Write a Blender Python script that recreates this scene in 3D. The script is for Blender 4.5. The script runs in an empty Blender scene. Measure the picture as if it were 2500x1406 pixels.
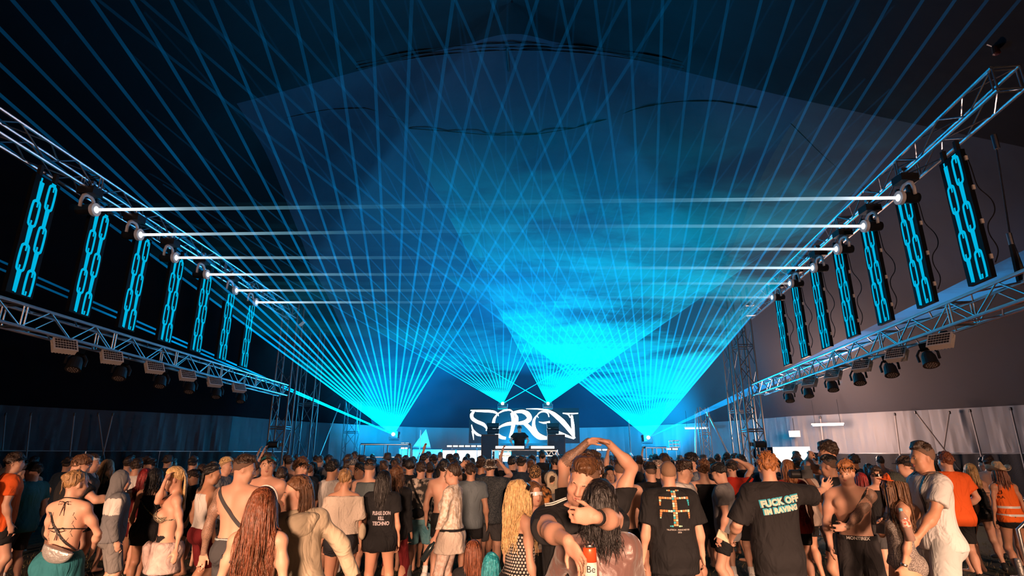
import bpy, math, random, time
import numpy as np
T0 = time.time()
sc = bpy.context.scene
# ---------------------------------------------------------------- camera, world, exposure
FPX, TILT, CAMH = 1371., math.radians(16.43), 1.8
cam = bpy.data.cameras.new('camera'); cam.sensor_width = 36; cam.lens = 36*FPX/2500; cam.clip_start = .05; cam.clip_end = 200
camo = bpy.data.objects.new('camera', cam); sc.collection.objects.link(camo)
camo.location = (0, 0, CAMH); camo.rotation_euler = (math.pi/2+TILT, 0, 0); sc.camera = camo
sc.view_settings.view_transform = 'Standard'; sc.view_settings.look = 'None'; sc.view_settings.exposure = 0; sc.view_settings.gamma = 1
sc.view_settings.use_curve_mapping = False
sc.cycles.transparent_max_bounces = 128
sc.cycles.max_bounces = 4; sc.cycles.diffuse_bounces = 2; sc.cycles.glossy_bounces = 2
sc.cycles.use_adaptive_sampling = True; sc.cycles.adaptive_threshold = .03; sc.cycles.adaptive_min_samples = 12; sc.cycles.use_denoising = True
w = bpy.data.worlds.new('night'); sc.world = w; w.use_nodes = True
w.node_tree.nodes['Background'].inputs[0].default_value = (.004, .010, .022, 1); w.node_tree.nodes['Background'].inputs[1].default_value = .35
def lamp(name, kind, loc, col, watt, aim=None, size=.3, angle=90, blend=.6):
    l = bpy.data.lights.new(name, kind); l.energy = watt; l.color = col
    if kind == 'AREA': l.size = size
    else: l.shadow_soft_size = size
    if kind == 'SPOT': l.spot_size = math.radians(angle); l.spot_blend = blend
    o = bpy.data.objects.new(name, l); sc.collection.objects.link(o); o.location = loc
    if aim is not None:
        from mathutils import Vector
        o.rotation_euler = (Vector(aim)-Vector(loc)).to_track_quat('-Z', 'Y').to_euler()
    return o
WARM = (1., .57, .36)
# flood lights at the back of the tent, behind the photographer
for x in (-8., -4., 0., 4., 8.): lamp('flood_light', 'SPOT', (x, -8.5, 2.9), WARM, 18000, (x*.8, 3.2, -1.1), .6, 40, 1.)
for x in (-6.8, 6.4): lamp('truss_flood', 'SPOT', (x*.12, -8.5, 1.9), (1., .50, .32), 2600, (x, 8.5, 4.3), .3, 24, .9)
# added blue spots on back wall and canopy stand in for lit haze; laser glow
CY = (.0, .40, 1.)
for x in (-5.2, .4, 6.0): lamp('haze_glow_spot', 'SPOT', (x, 23.2, 1.6), (.0,.46,1.), 3800, (x*.8, 26.5, 6.5), .5, 140, 1.)
lamp('canopy_glow_spot', 'SPOT', (.4, 22.6, 3.4), (.0,.42,1.), 4600, (.4, 18.5, 9.), .5, 120, 1.)  # added spot, imitates the glow of laser-lit haze under the roof
lamp('laser_glow', 'POINT', (-4.4, 21.4, 2.7), CY, 300, size=.2)
lamp('laser_glow', 'POINT', (5.1, 21.2, 2.6), CY, 300, size=.2)
# flood lamp on the tent wall by the exit
lamp('exit_flood', 'POINT', (8.9, 16.6, 2.6), (1.,.58,.44), 620, size=.3)
lamp('roof_patch_spot', 'SPOT', (8.6, 3.5, 2.4), (1.,.38,.22), 160, (6.4, 8.4, 6.9), .1, 15, .8)  # added spot, throws a warm patch on the right-hand roof
# ---------------------------------------------------------------- helpers
C = bpy.context.scene.collection
rnd = random.Random(7)
def link(o, parent=None):
    C.objects.link(o)
    if parent is not None: o.parent = parent
    return o
def mesh_from(name, verts, faces, mat=None, smooth=False, mats=None, mat_idx=None):
    me = bpy.data.meshes.new(name)
    if isinstance(verts, np.ndarray) and isinstance(faces, np.ndarray):
        nv, nf, w = len(verts), len(faces), faces.shape[1]
        me.vertices.add(nv); me.vertices.foreach_set('co', verts.astype(np.float32).ravel())
        me.loops.add(nf*w); me.loops.foreach_set('vertex_index', faces.astype(np.int32).ravel())
        me.polygons.add(nf)
        me.polygons.foreach_set('loop_start', np.arange(0, nf*w, w, dtype=np.int32))
        me.update(calc_edges=True); me.validate()
    else:
        me.from_pydata([tuple(v) for v in verts], [], [tuple(f) for f in faces]); me.update()
    if smooth: me.shade_smooth()
    for m in (mats or ([mat] if mat else [])): me.materials.append(m)
    if mat_idx is not None and len(mat_idx) == len(me.polygons):
        me.polygons.foreach_set('material_index', np.asarray(mat_idx, dtype=np.int32))
    return me
def obj(name, me, parent=None, loc=None, rot=None, label=None, cat=None, group=None, kind=None):
    o = bpy.data.objects.new(name, me); link(o, parent)
    if loc is not None: o.location = loc
    if rot is not None: o.rotation_euler = rot
    tag(o, label, cat, group, kind); return o
def tag(o, label=None, cat=None, group=None, kind=None):
    if label: o['label'] = label
    if cat: o['category'] = cat
    if group: o['group'] = group
    if kind: o['kind'] = kind
    return o
def copy_tree(src, parent=None):
    c = src.copy(); C.objects.link(c); c.parent = parent
    for ch in src.children: copy_tree(ch, c)
    return c
class MB:
    """collects boxes, tubes and plates into one mesh"""
    def __init__(s): s.v = []; s.f = []; s.m = []
    def add(s, v, f, mi=0):
        b = len(s.v); s.v += [tuple(map(float, p)) for p in v]
        s.f += [tuple(b+i for i in q) for q in f]; s.m += [mi]*len(f); return s
    def box(s, c, d, R=None, mi=0):
        d = np.array(d)/2; c = np.array(c, float)
        P = np.array([[x, y, z] for x in (-1, 1) for y in (-1, 1) for z in (-1, 1)])*d
        if R is not None: P = P @ np.array(R).T
        return s.add(P+c, [(0,1,3,2),(4,6,7,5),(0,4,5,1),(2,3,7,6),(0,2,6,4),(1,5,7,3)], mi)
    def tube(s, pts, r, n=6, cap=True, mi=0, flat=None, up=None):
        P = np.array(pts, float); k = len(P)
        r = np.full(k, r) if np.isscalar(r) else np.array(r, float)
        T = np.gradient(P, axis=0); T /= np.linalg.norm(T, axis=1, keepdims=True)+1e-9
        u = np.array(up if up is not None else ((0,0,1) if abs(T[0][2]) < .9 else (1,0,0)), float)
        V = []
        for i in range(k):
            a = np.cross(T[i], u); na = np.linalg.norm(a)
            a = a/na if na > 1e-6 else np.array([1., 0, 0]); b = np.cross(a, T[i])
            if up is None: u = b
            for j in range(n):
                t = 2*math.pi*j/n; V.append(P[i]+r[i]*(math.cos(t)*a+(flat or 1)*math.sin(t)*b))
        F = [(i*n+j, i*n+(j+1) % n, (i+1)*n+(j+1) % n, (i+1)*n+j) for i in range(k-1) for j in range(n)]
        if cap: F += [tuple(range(n-1, -1, -1)), tuple((k-1)*n+j for j in range(n))]
        return s.add(V, F, mi)
    def lathe(s, prof, n=16, c=(0,0,0), R=None, mi=0):
        V = [(r*math.cos(2*math.pi*j/n), r*math.sin(2*math.pi*j/n), z) for r, z in prof for j in range(n)]
        V = np.array(V)
        if R is not None: V = V @ np.array(R).T
        k = len(prof)
        F = [(i*n+j, i*n+(j+1) % n, (i+1)*n+(j+1) % n, (i+1)*n+j) for i in range(k-1) for j in range(n)]
        F += [tuple(range(n-1, -1, -1)), tuple((k-1)*n+j for j in range(n))]
        return s.add(V+np.array(c, float), F, mi)
    def mesh(s, name, mat=None, smooth=False, mats=None):
        return mesh_from(name, s.v, s.f, mat, smooth, mats, s.m if mats else None)
    def obj(s, name, mat=None, parent=None, smooth=False, mats=None, **k):
        return obj(name, s.mesh(name, mat, smooth, mats), parent, **k)
def rotz(a): c, s = math.cos(a), math.sin(a); return np.array([[c,-s,0],[s,c,0],[0,0,1.]])
def rotx(a): c, s = math.cos(a), math.sin(a); return np.array([[1.,0,0],[0,c,-s],[0,s,c]])
def roty(a): c, s = math.cos(a), math.sin(a); return np.array([[c,0,s],[0,1.,0],[-s,0,c]])
def nrm(v): v = np.array(v, float); return v/(np.linalg.norm(v)+1e-12)
def empty(name, loc=(0,0,0), rz=0, parent=None, **k):
    o = bpy.data.objects.new(name, None); link(o, parent); o.location = loc; o.rotation_euler = (0,0,rz)
    o.empty_display_size = .2; return tag(o, k.get('label'), k.get('cat'), k.get('group'), k.get('kind'))
# ---------------------------------------------------------------- pixel -> world
def ray(px, py):
    dx = (px-1250)/FPX; dy = (703-py)/FPX
    return np.array([dx, math.cos(TILT)-math.sin(TILT)*dy, math.sin(TILT)+math.cos(TILT)*dy])
def atX(px, py, X): r = ray(px, py); return r*(X/r[0])+[0,0,CAMH]
def atY(px, py, Y): r = ray(px, py); return r*(Y/r[1])+[0,0,CAMH]
# ---------------------------------------------------------------- materials
MATS = {}
def pmat(name, col, rough=.6, metal=0., noise=None, bump=None, sheen=0., spec=.5, coat=0., fold=None):
    """principled material; noise=(scale, amount, second colour) ; bump=(scale, strength)"""
    if name in MATS: return MATS[name]
    m = bpy.data.materials.new(name); m.use_nodes = True; nt = m.node_tree; b = nt.nodes['Principled BSDF']
    b.inputs['Base Color'].default_value = (*col, 1); b.inputs['Roughness'].default_value = rough
    b.inputs['Metallic'].default_value = metal; b.inputs['Specular IOR Level'].default_value = spec
    if sheen: b.inputs['Sheen Weight'].default_value = sheen
    if coat: b.inputs['Coat Weight'].default_value = coat
    tc = nt.nodes.new('ShaderNodeTexCoord')
    if noise:
        n = nt.nodes.new('ShaderNodeTexNoise'); n.inputs['Scale'].default_value = noise[0]; n.inputs['Detail'].default_value = 3
        nt.links.new(tc.outputs['Object'], n.inputs['Vector'])
        r = nt.nodes.new('ShaderNodeValToRGB'); w = noise[3] if len(noise) > 3 else .15
        r.color_ramp.elements[0].position = .5-w; r.color_ramp.elements[1].position = .5+w
        r.color_ramp.elements[0].color = (*col, 1)
        c2 = noise[2]; a = noise[1]; r.color_ramp.elements[1].color = tuple(col[i]*(1-a)+c2[i]*a for i in range(3))+(1,)
        nt.links.new(n.outputs['Fac'], r.inputs['Fac']); nt.links.new(r.outputs['Color'], b.inputs['Base Color'])
    if bump:
        n2 = nt.nodes.new('ShaderNodeTexNoise'); n2.inputs['Scale'].default_value = bump[0]; n2.inputs['Detail'].default_value = 4
        mp = nt.nodes.new('ShaderNodeMapping'); nt.links.new(tc.outputs['Object'], mp.inputs['Vector'])
        if len(bump) > 2: mp.inputs['Scale'].default_value = bump[2]
        nt.links.new(mp.outputs['Vector'], n2.inputs['Vector'])
        bp = nt.nodes.new('ShaderNodeBump'); bp.inputs['Strength'].default_value = bump[1]; bp.inputs['Distance'].default_value = .02
        nt.links.new(n2.outputs['Fac'], bp.inputs['Height']); nt.links.new(bp.outputs['Normal'], b.inputs['Normal'])
        if fold:
            n3 = nt.nodes.new('ShaderNodeTexNoise'); n3.inputs['Scale'].default_value = fold[0]; n3.inputs['Detail'].default_value = 2.5; n3.inputs['Distortion'].default_value = 1.6
            m3 = nt.nodes.new('ShaderNodeMapping'); m3.inputs['Scale'].default_value = (1., 1., .55); m3.inputs['Rotation'].default_value = (.3,.5,0); nt.links.new(tc.outputs['Object'], m3.inputs['Vector']); nt.links.new(m3.outputs['Vector'], n3.inputs['Vector'])
            b3 = nt.nodes.new('ShaderNodeBump'); b3.inputs['Strength'].default_value = fold[1]; b3.inputs['Distance'].default_value = .05
            nt.links.new(n3.outputs['Fac'], b3.inputs['Height']); nt.links.new(b3.outputs['Normal'], bp.inputs['Normal'])
    MATS[name] = m; return m
def emat(name, col, strength, sample=False):
    if name in MATS: return MATS[name]
    m = bpy.data.materials.new(name); m.use_nodes = True; nt = m.node_tree
    e = nt.nodes.new('ShaderNodeEmission'); e.inputs[0].default_value = (*col, 1); e.inputs[1].default_value = strength
    nt.links.new(e.outputs[0], nt.nodes['Material Output'].inputs[0]); nt.nodes.remove(nt.nodes['Principled BSDF'])
    if not sample: m.cycles.emission_sampling = 'NONE'
    MATS[name] = m; return m
# ---------------------------------------------------------------- signed distance bodies
def smin(a, b, k):
    if k <= 0: return np.minimum(a, b)
    h = np.clip(.5+.5*(b-a)/k, 0, 1); return b*(1-h)+a*h-k*h*(1-h)
class RC:      # tapered capsule; cap=True cuts it flat at b; flat=(R, sy) squashes along the frame's y
    def __init__(s, a, b, ra, rb, k=.03, cap=False, R=None, sy=1., sub=False, t=''):
        s.a, s.b = np.array(a, float), np.array(b, float); s.ra, s.rb, s.k, s.cap, s.R, s.sy, s.sub, s.t = ra, rb, k, cap, R, sy, sub, t
    def bb(s, m):
        r = max(s.ra, s.rb)*max(1., s.sy)+m; return np.minimum(s.a, s.b)-r, np.maximum(s.a, s.b)+r
    def d(s, x, y, z):
        a, b = s.a, s.b; X, Y, Z = x-a[0], y-a[1], z-a[2]; D = b-a
        if s.R is not None:
            R = s.R; X, Y, Z = [R[0][i]*X+R[1][i]*Y+R[2][i]*Z for i in range(3)]; D = R.T @ D
            Y = Y/s.sy; D = D*np.array([1, 1/s.sy, 1])
        L = float(D @ D)+1e-12; t = np.clip((X*D[0]+Y*D[1]+Z*D[2])/L, 0, 1)
        q = np.sqrt((X-t*D[0])**2+(Y-t*D[1])**2+(Z-t*D[2])**2)-(s.ra+(s.rb-s.ra)*t)
        if s.R is not None: q = q*min(1., (1+s.sy)/2)
        if s.cap:
            n = s.b-s.a; n = n/np.linalg.norm(n); q = np.maximum(q, (x-s.b[0])*n[0]+(y-s.b[1])*n[1]+(z-s.b[2])*n[2])
        return q
    def inf(s, e, k=None):
        return RC(s.a, s.b, s.ra+e, s.rb+e, s.k if k is None else k, s.cap, s.R, s.sy, s.sub, s.t)
class EL:      # ellipsoid in a rotated frame
    def __init__(s, c, r, R=None, k=.03, sub=False, t=''):
        s.c, s.r, s.R, s.k, s.sub, s.t = np.array(c, float), np.array(r, float), R, k, sub, t
    def bb(s, m): r = max(s.r)+m; return s.c-r, s.c+r
    def d(s, x, y, z):
        X, Y, Z = x-s.c[0], y-s.c[1], z-s.c[2]
        if s.R is not None:
            R = s.R; X, Y, Z = [R[0][i]*X+R[1][i]*Y+R[2][i]*Z for i in range(3)]
        r = s.r; k0 = np.sqrt((X/r[0])**2+(Y/r[1])**2+(Z/r[2])**2)
        k1 = np.sqrt((X/r[0]**2)**2+(Y/r[1]**2)**2+(Z/r[2]**2)**2)+1e-9
        return k0*(k0-1)/k1
    def inf(s, e, k=None): return EL(s.c, s.r+e, s.R, s.k if k is None else k, s.sub, s.t)
class HS:      # keep the half space n.(p-o) < 0
    def __init__(s, o, n): s.o, s.n = np.array(o, float), nrm(n)
    def d(s, x, y, z): return (x-s.o[0])*s.n[0]+(y-s.o[1])*s.n[1]+(z-s.o[2])*s.n[2]
def sdf_pts(prims, P, cuts=(), k=None):
    x, y, z = P[:,0], P[:,1], P[:,2]; f = np.full(len(P), .15)
    for p in prims:
        d = p.d(x, y, z)
        f = -smin(-f, d, p.k) if p.sub else smin(f, d, p.k)
    for c in cuts: f = np.maximum(f, c.d(x, y, z))
    return f
def sdf_mesh(prims, h, cuts=(), wob=None):
    M = .015+2*h
    lo = np.min([p.bb(M)[0] for p in prims if not p.sub], axis=0); hi = np.max([p.bb(M)[1] for p in prims if not p.sub], axis=0)
    n = np.ceil((hi-lo)/h).astype(int)+2
    ax = [(lo[i]+h*np.arange(n[i])).astype(np.float32) for i in range(3)]
    f = np.full(n, .12, np.float32)
    for p in prims:
        b0, b1 = p.bb(M+p.k); i0 = np.maximum(((b0-lo)/h).astype(int), 0); i1 = np.minimum(((b1-lo)/h).astype(int)+2, n)
        if np.any(i1 <= i0): continue
        sl = tuple(slice(i0[i], i1[i]) for i in range(3))
        d = p.d(ax[0][sl[0]][:,None,None], ax[1][sl[1]][None,:,None], ax[2][sl[2]][None,None,:]).astype(np.float32)
        f[sl] = -smin(-f[sl], d, p.k) if p.sub else smin(f[sl], d, p.k)
    X, Y, Z = ax[0][:,None,None], ax[1][None,:,None], ax[2][None,None,:]
    if wob: f = f+wob(X, Y, Z)
    for c in cuts: f = np.maximum(f, c.d(X, Y, Z))
    f[0]=f[-1]=.1; f[:,0]=f[:,-1]=.1; f[:,:,0]=f[:,:,-1]=.1
    s = f < 0
    m = s[:-1,:-1,:-1].astype(np.int8)
    for a in (0,1):
        for b in (0,1):
            for c in (0,1):
                if a+b+c: m = m+s[a:n[0]-1+a, b:n[1]-1+b, c:n[2]-1+c]
    act = np.argwhere((m > 0) & (m < 8)); cid = np.full(m.shape, -1, np.int32)
    cid[act[:,0], act[:,1], act[:,2]] = np.arange(len(act))
    acc = np.zeros((len(act), 3)); cnt = np.zeros(len(act))
    cor = [(a,b,c) for a in (0,1) for b in (0,1) for c in (0,1)]
    val = {q: f[act[:,0]+q[0], act[:,1]+q[1], act[:,2]+q[2]] for q in cor}
    for q in cor:
        for k in range(3):
            if q[k] == 0:
                q2 = tuple(1 if i == k else q[i] for i in range(3)); va, vb = val[q], val[q2]
                x = (va < 0) != (vb < 0); t = np.where(x, va/np.where(x, va-vb, 1), 0)
                for i in range(3): acc[:,i] += np.where(x, q[i]+(t if i == k else 0), 0)
                cnt += x
    V = lo+h*(act+acc/np.maximum(cnt, 1)[:,None])
    F = []
    for k in range(3):
        u, v = (k+1) % 3, (k+2) % 3
        a = [slice(None)]*3; b = [slice(None)]*3; a[k] = slice(0, -1); b[k] = slice(1, None)
        sa, sb = s[tuple(a)], s[tuple(b)]; E = np.argwhere(sa != sb)
        E = E[(E[:,u] > 0) & (E[:,v] > 0)]
        if not len(E): continue
        ins = sa[E[:,0], E[:,1], E[:,2]]
        def cc(du, dv):
            q = E.copy(); q[:,u] -= du; q[:,v] -= dv; return cid[q[:,0], q[:,1], q[:,2]]
        Q = np.stack([cc(1,1), cc(0,1), cc(0,0), cc(1,0)], 1)
        Q[~ins] = Q[~ins][:, ::-1]; F.append(Q)
    F = np.concatenate(F); F = F[(F >= 0).all(1)]
    return V, F
def wobble(seed, amp, fr=(14, 30), vert=.5):
    r = np.random.RandomState(seed); W = []
    for _ in range(5):
        d = r.normal(size=3); d[2] *= vert; d /= np.linalg.norm(d); W.append((d*r.uniform(*fr), r.uniform(0, 6.3)))
    def f(x, y, z):
        q = 0
        for w, p in W: q = q+np.sin(w[0]*x+w[1]*y+w[2]*z+p)
        return (amp/2.2*q).astype(np.float32)
    return f
# ---------------------------------------------------------------- people
HAIRB = (60, .9, (1, 1, .12))
SKINS = {'fair': (.62,.36,.25), 'mid': (.55,.30,.19), 'tan': (.46,.24,.14), 'brown': (.25,.12,.07)}
def skin(t): return pmat('skin_'+t, SKINS[t], .48, noise=(9, .35, (.7,.3,.22)), bump=(220, .12), spec=.4)
def tattoo(t):
    n = 'tattooed_skin_'+t
    if n in MATS: return MATS[n]
    m = pmat(n, SKINS[t], .5); nt = m.node_tree; b = nt.nodes['Principled BSDF']
    tc = nt.nodes['Texture Coordinate']; 
    v = nt.nodes.new('ShaderNodeTexVoronoi'); v.feature = 'DISTANCE_TO_EDGE'; v.inputs['Scale'].default_value = 38
    nz = nt.nodes.new('ShaderNodeTexNoise'); nz.inputs['Scale'].default_value = 30; nz.inputs['Detail'].default_value = 2
    mx = nt.nodes.new('ShaderNodeMixRGB'); mx.inputs[0].default_value = .35
    nt.links.new(tc.outputs['Object'], mx.inputs[1]); nt.links.new(tc.outputs['Object'], nz.inputs['Vector']); nt.links.new(nz.outputs['Color'], mx.inputs[2])
    nt.links.new(mx.outputs[0], v.inputs['Vector'])
    r = nt.nodes.new('ShaderNodeValToRGB'); r.color_ramp.elements[0].position = .04; r.color_ramp.elements[1].position = .13
    r.color_ramp.elements[0].color = (.07,.055,.05,1); r.color_ramp.elements[1].color = (*[c*.62 for c in SKINS[t]],1)
    nt.links.new(v.outputs['Distance'], r.inputs[0]); nt.links.new(r.outputs[0], b.inputs['Base Color']); return m
HAIRS = {'black': (.012,.010,.010), 'dark': (.035,.02,.013), 'brown': (.10,.045,.02), 'auburn': (.16,.05,.022), 'ginger': (.33,.13,.045),
         'blond': (.55,.36,.16), 'dirty': (.28,.16,.07), 'teal': (.02,.25,.30), 'red': (.28,.02,.02), 'white': (.75,.72,.68), 'purple': (.10,.06,.12)}
def hairm(c): return pmat('hair_'+c, HAIRS[c], .42, noise=(45, .5, tuple(x*2.2 for x in HAIRS[c])), bump=HAIRB)
def cloth(col, name=None, **k):
    n = name or 'cloth_%02x%02x%02x' % tuple(int(min(.999, c)*255) for c in col)
    return pmat(n, col, k.pop('rough', .85), bump=k.pop('bump', (420, .25)), spec=k.pop('spec', .3), fold=k.pop('fold', (6.5, .75)), **k)
ARM0 = dict(hand=None)
class Fig:
    def __init__(s, H=1.75, sex='m', fat=1., lean=0, side=0, hyaw=0, hpitch=0, hroll=0, L=None, R=None, stance=.13, step=0, vox=.009, face=False,
                 Lh=None, Rh=None, bust=1., twist=0, sit=False, sk='fair'):
        s.H, s.sex, s.fat, s.vox, s.face, s.sk = H, sex, fat, vox, face, sk
        rad = math.radians; f = sex == 'f'; s.piv = np.array([0,0,.95])
        s.Rt = roty(rad(side)) @ rotx(-rad(lean)) @ rotz(rad(twist)); Rt = s.Rt; tp = s.tp
        P = s.P = []; w = fat
        sh = .165 if f else .19
        # torso
        if f:
            P += [EL(tp((0,.0,1.27)), (.14*w,.098*w,.20), Rt, t='t'), EL(tp((0,.005,1.10)), (.115*w,.088*w,.15), Rt, .06, t='t'),
                  EL((0,-.005,.945), (.160*w,.11*w,.13), None, .07, t='p')]
            for q in (-1,1):
                P += [EL((q*.08,-.062*w,.90), (.092*w,.088*w,.10), None, .05, t='p')]
                if bust: P += [EL(tp((q*.068,.085*w,1.255)), (.062*bust,.055*bust,.062*bust), Rt, .03, t='t')]
        else:
            P += [EL(tp((0,0,1.28)), (.168*w,.112*w,.21), Rt, t='t'), EL(tp((0,.012 if w > 1.1 else .004,1.08)), (.142*w,.104*w,.18), Rt, .06, t='t'),
                  EL((0,-.005,.95), (.150*w,.108*w,.13), None, .07, t='p')]
            for q in (-1,1):
                P += [EL((q*.072,-.06*w,.90), (.088*w,.083*w,.095), None, .05, t='p'),
                      EL(tp((q*.085,.07*w,1.33)), (.085,.045,.06), Rt, .04, t='t'), EL(tp((q*.09,-.075*w,1.34)), (.075,.04,.10), Rt, .05, t='t')]
        P += [RC(tp((0,-(.118 if f else .134)*w,1.40)), tp((0,-(.104 if f else .122)*w,1.04)), .012, .012, .04, sub=True, t='t')]
        ys = .052 if f else .06
        P += [RC(tp((-sh+.03,-.012,1.405)), tp((sh-.03,-.012,1.405)), ys, ys, .06, t='y')]
        for q in (-1,1): P += [RC(tp((q*.02,-.025,1.475)), tp((q*(sh-.02),-.015,1.43)), .042, .043 if not f else .038, .04, t='y')]
        # head and neck
        hp, hy, hr = rad(hpitch), rad(hyaw), rad(hroll)
        s.Rh = Rt @ rotz(hy) @ rotx(-hp) @ roty(hr); Rn = Rt @ rotz(hy*.3) @ rotx(-hp*.6) @ roty(hr*.6)
        nb = tp((0,-.018,1.465)); s.hc = nb+Rn @ np.array([0,.022,.162]); h = s.h
        nr = .048 if f else .058
        P += [RC(nb, s.hc+s.Rh @ np.array([0,-.028,-.045]), nr*1.1, nr, .035, t='n')]
        Q = s.Rh; fw = .95 if f else 1.
        P += [EL(h((0,-.017,.042)), (.0745,.094,.092), Q, .03, t='h'), EL(h((0,.028,-.028)), (.061*fw,.064,.082), Q, .035, t='h'),
              RC(h((-.035*fw,.035,-.078)), h((.035*fw,.035,-.078)), .028, .028, .035, t='h'), EL(h((0,.068,-.094)), (.02,.018,.016), Q, .02, t='h'),
              RC(h((0,.088,.012)), h((0,.104,-.026)), .008, .0125, .016, t='h'), RC(h((-.013,.094,-.03)), h((.013,.094,-.03)), .008, .008, .008, t='h'),
              RC(h((-.034,.079,.024)), h((.034,.079,.024)), .011 if not f else .008, .011 if not f else .008, .018, t='h')]
        for q in (-1,1):
            P += [EL(h((q*.045,.058,-.026)), (.022,.022,.022), Q, .025, t='h'),
                  EL(h((q*.031,.098,.004)), (.017,.018,.011), Q, .012, sub=True, t='h'),
                  EL(h((q*.031,.074,.003)), (.014,.012,.011), Q, .006, t='h'),
                  EL(h((q*.075,-.008,-.004)), (.010,.020,.033), Q @ rotz(q*-.35), .006, t='h')]
        P += [RC(h((-.017,.084,-.054)), h((.017,.084,-.054)), .007, .007, .008, t='h'), RC(h((-.014,.083,-.064)), h((.014,.083,-.064)), .0075, .0075, .007, t='h')]
        # arms
        s.J = {}; s.G = {}
        for q, nm, spec, hs in ((-1,'L',L,Lh), (1,'R',R,Rh)):
            S = tp((q*sh,-.012,1.405)); la, lb = .285, .255
            if f: la, lb = .275, .245
            if spec is None: spec = dict(hand=tp((q*(sh+.075),.03,.89)), pole=(q*.35,-1,0))
            Wt = np.array(spec['hand'], float); pole = nrm(spec['elbow']-S) if 'elbow' in spec else nrm(spec.get('pole', (q*.4,-1,-.2)))
            v = Wt-S; dl = min(np.linalg.norm(v), la+lb-.004); v = nrm(v); W = S+v*dl
            a = (la*la-lb*lb+dl*dl)/(2*dl); hh = math.sqrt(max(la*la-a*a, 1e-6))
            pp = nrm(pole-v*(pole @ v)); E = S+v*a+pp*hh
            ra = (.036 if f else .050)*(.5+.5*w); 
            P += [EL(S, (ra*1.22,)*3, None, .035, t='ua'+nm), RC(S, E, ra*1.05, ra*.83, .025, t='ua'+nm),
                  EL(S*.5+E*.5, (ra*.95,)*3, None, .05, t='ua'+nm),
                  RC(E, W, ra*.80, ra*.56, .018, t='fa'+nm), EL(E*.72+W*.28, (ra*.84,)*3, None, .05, t='fa'+nm)]
            fd = nrm(W-E); s.J['S'+nm], s.J['E'+nm], s.J['W'+nm] = S, E, W
            hs = hs or {}
            s.hand(P, W, nrm(hs.get('dir', fd)), hs.get('palm', (-q,0,0)), q, hs.get('curl', .35), hs.get('spread', .10), nm, .9 if f else 1., hs.get('thumb', .6))
        # legs
        hw = .092 if f else .085
        for q, nm in ((-1,'L'), (1,'R')):
            hp_ = np.array([q*hw,0,.91]); A = np.array([q*stance,-.03+q*step,.085]); la, lb = .435, .425
            if sit: A = np.array([q*.16,.42,.90])
            v = A-hp_; dl = min(np.linalg.norm(v), la+lb-.003); v = nrm(v); a = (la*la-lb*lb+dl*dl)/(2*dl); hh = math.sqrt(max(la*la-a*a, 1e-6))
            A = hp_+v*dl; pp = nrm(np.array([q*.15,1,0])-v*(v @ np.array([q*.15,1,0]))); K = hp_+v*a+pp*hh
            r1 = (.092 if f else .088)*w
            P += [RC(hp_, K, r1, .056, .05, t='th'+nm), RC(K, A, .052, .034, .03, t='ca'+nm), EL(K*.68+A*.32+np.array([0,-.018,0]), (.053*w,.055*w,.10), None, .04, t='ca'+nm),
                  EL(K+np.array([0,.006,0]), (.049,.05,.06), None, .03, t='ca'+nm)]
            toe = nrm(np.array([q*.22,1,0]))
            P += [RC(A+np.array([0,-.03,-.045]), A+toe*.14+np.array([0,0,-.06]), .034, .026, .03, t='ft'+nm)]
            s.J['H'+nm], s.J['K'+nm], s.J['A'+nm], s.J['T'+nm] = hp_, K, A, toe
    def tp(s, p): return s.piv+s.Rt @ (np.array(p, float)-s.piv)
    def h(s, p): return s.hc+s.Rh @ np.array(p, float)
    def hand(s, P, W, d, palm, q, curl, spread, nm, sc, thumb):
        palm = np.array(palm, float); palm = nrm(palm-d*(palm @ d)); side = np.cross(d, palm)*q   # towards the thumb
        if True:
            R = np.stack([side, palm, d], 1)
            P.append(EL(W+d*.052*sc, (.041*sc,.017*sc,.055*sc), R, .014, t='h'+nm))
            P.append(EL(W+d*.028*sc+side*.022*sc+palm*.006, (.02*sc,.016*sc,.034*sc), R, .012, t='h'+nm))
            for i, (o, L) in enumerate(((.029,.9), (.0095,1.), (-.0105,.94), (-.029,.74))):
                b = W+d*(.092-.004*abs(i-1))*sc+side*o*sc; a = 0.; dd = d
                for j, (l, r) in enumerate(((.042,.0088), (.027,.0082), (.022,.0072))):
                    a += curl*(.8 if j == 0 else 1.15); e = spread*(1.2-i*.8)
                    dd = nrm(d*math.cos(a)+palm*math.sin(a)+side*e*math.cos(a)); n = b+dd*l*L*sc
                    P.append(RC(b, n, r*sc, (r-.0006)*sc, .004, t='h'+nm)); b = n
            b = W+d*.028*sc+side*.034*sc+palm*.006
            d1 = nrm(d*.75+side*thumb+palm*(.15+.5*curl)); n = b+d1*.042*sc; P.append(RC(b, n, .0115*sc, .010*sc, .008, t='h'+nm))
            d2 = nrm(d*1.+side*thumb*.35+palm*(.1+.6*curl)); P.append(RC(n, n+d2*.032*sc, .0098*sc, .0082*sc, .004, t='h'+nm))
            s.J['P'+nm] = W+d*.07*sc; s.J['D'+nm] = d
    def sel(s, *tags): return [p for p in s.P if not (p.sub and p.t == 't') and any(p.t == t or (len(t) == 2 and p.t.startswith(t)) for t in tags)]
    # ---- build
    def build(s, name, loc, face, label, cat='person', group=None, tat=(), fine=None):
        h = fine or s.vox; sc = s.H/1.75
        V, F = sdf_mesh(s.P, h/sc)
        mats = [skin(s.sk)]; mi = None
        if tat:
            mats.append(tattoo(s.sk)); c = V[F].mean(1); d0 = sdf_pts(s.P, c[:1]); best = np.full(len(c), 9.); who = np.zeros(len(c), int)
            for p in s.P:
                if p.sub: continue
                d = p.d(c[:,0], c[:,1], c[:,2]); m = d < best; best[m] = d[m]; who[m] = 1 if any(p.t.startswith(t) for t in tat) else 0
            mi = who
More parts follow.
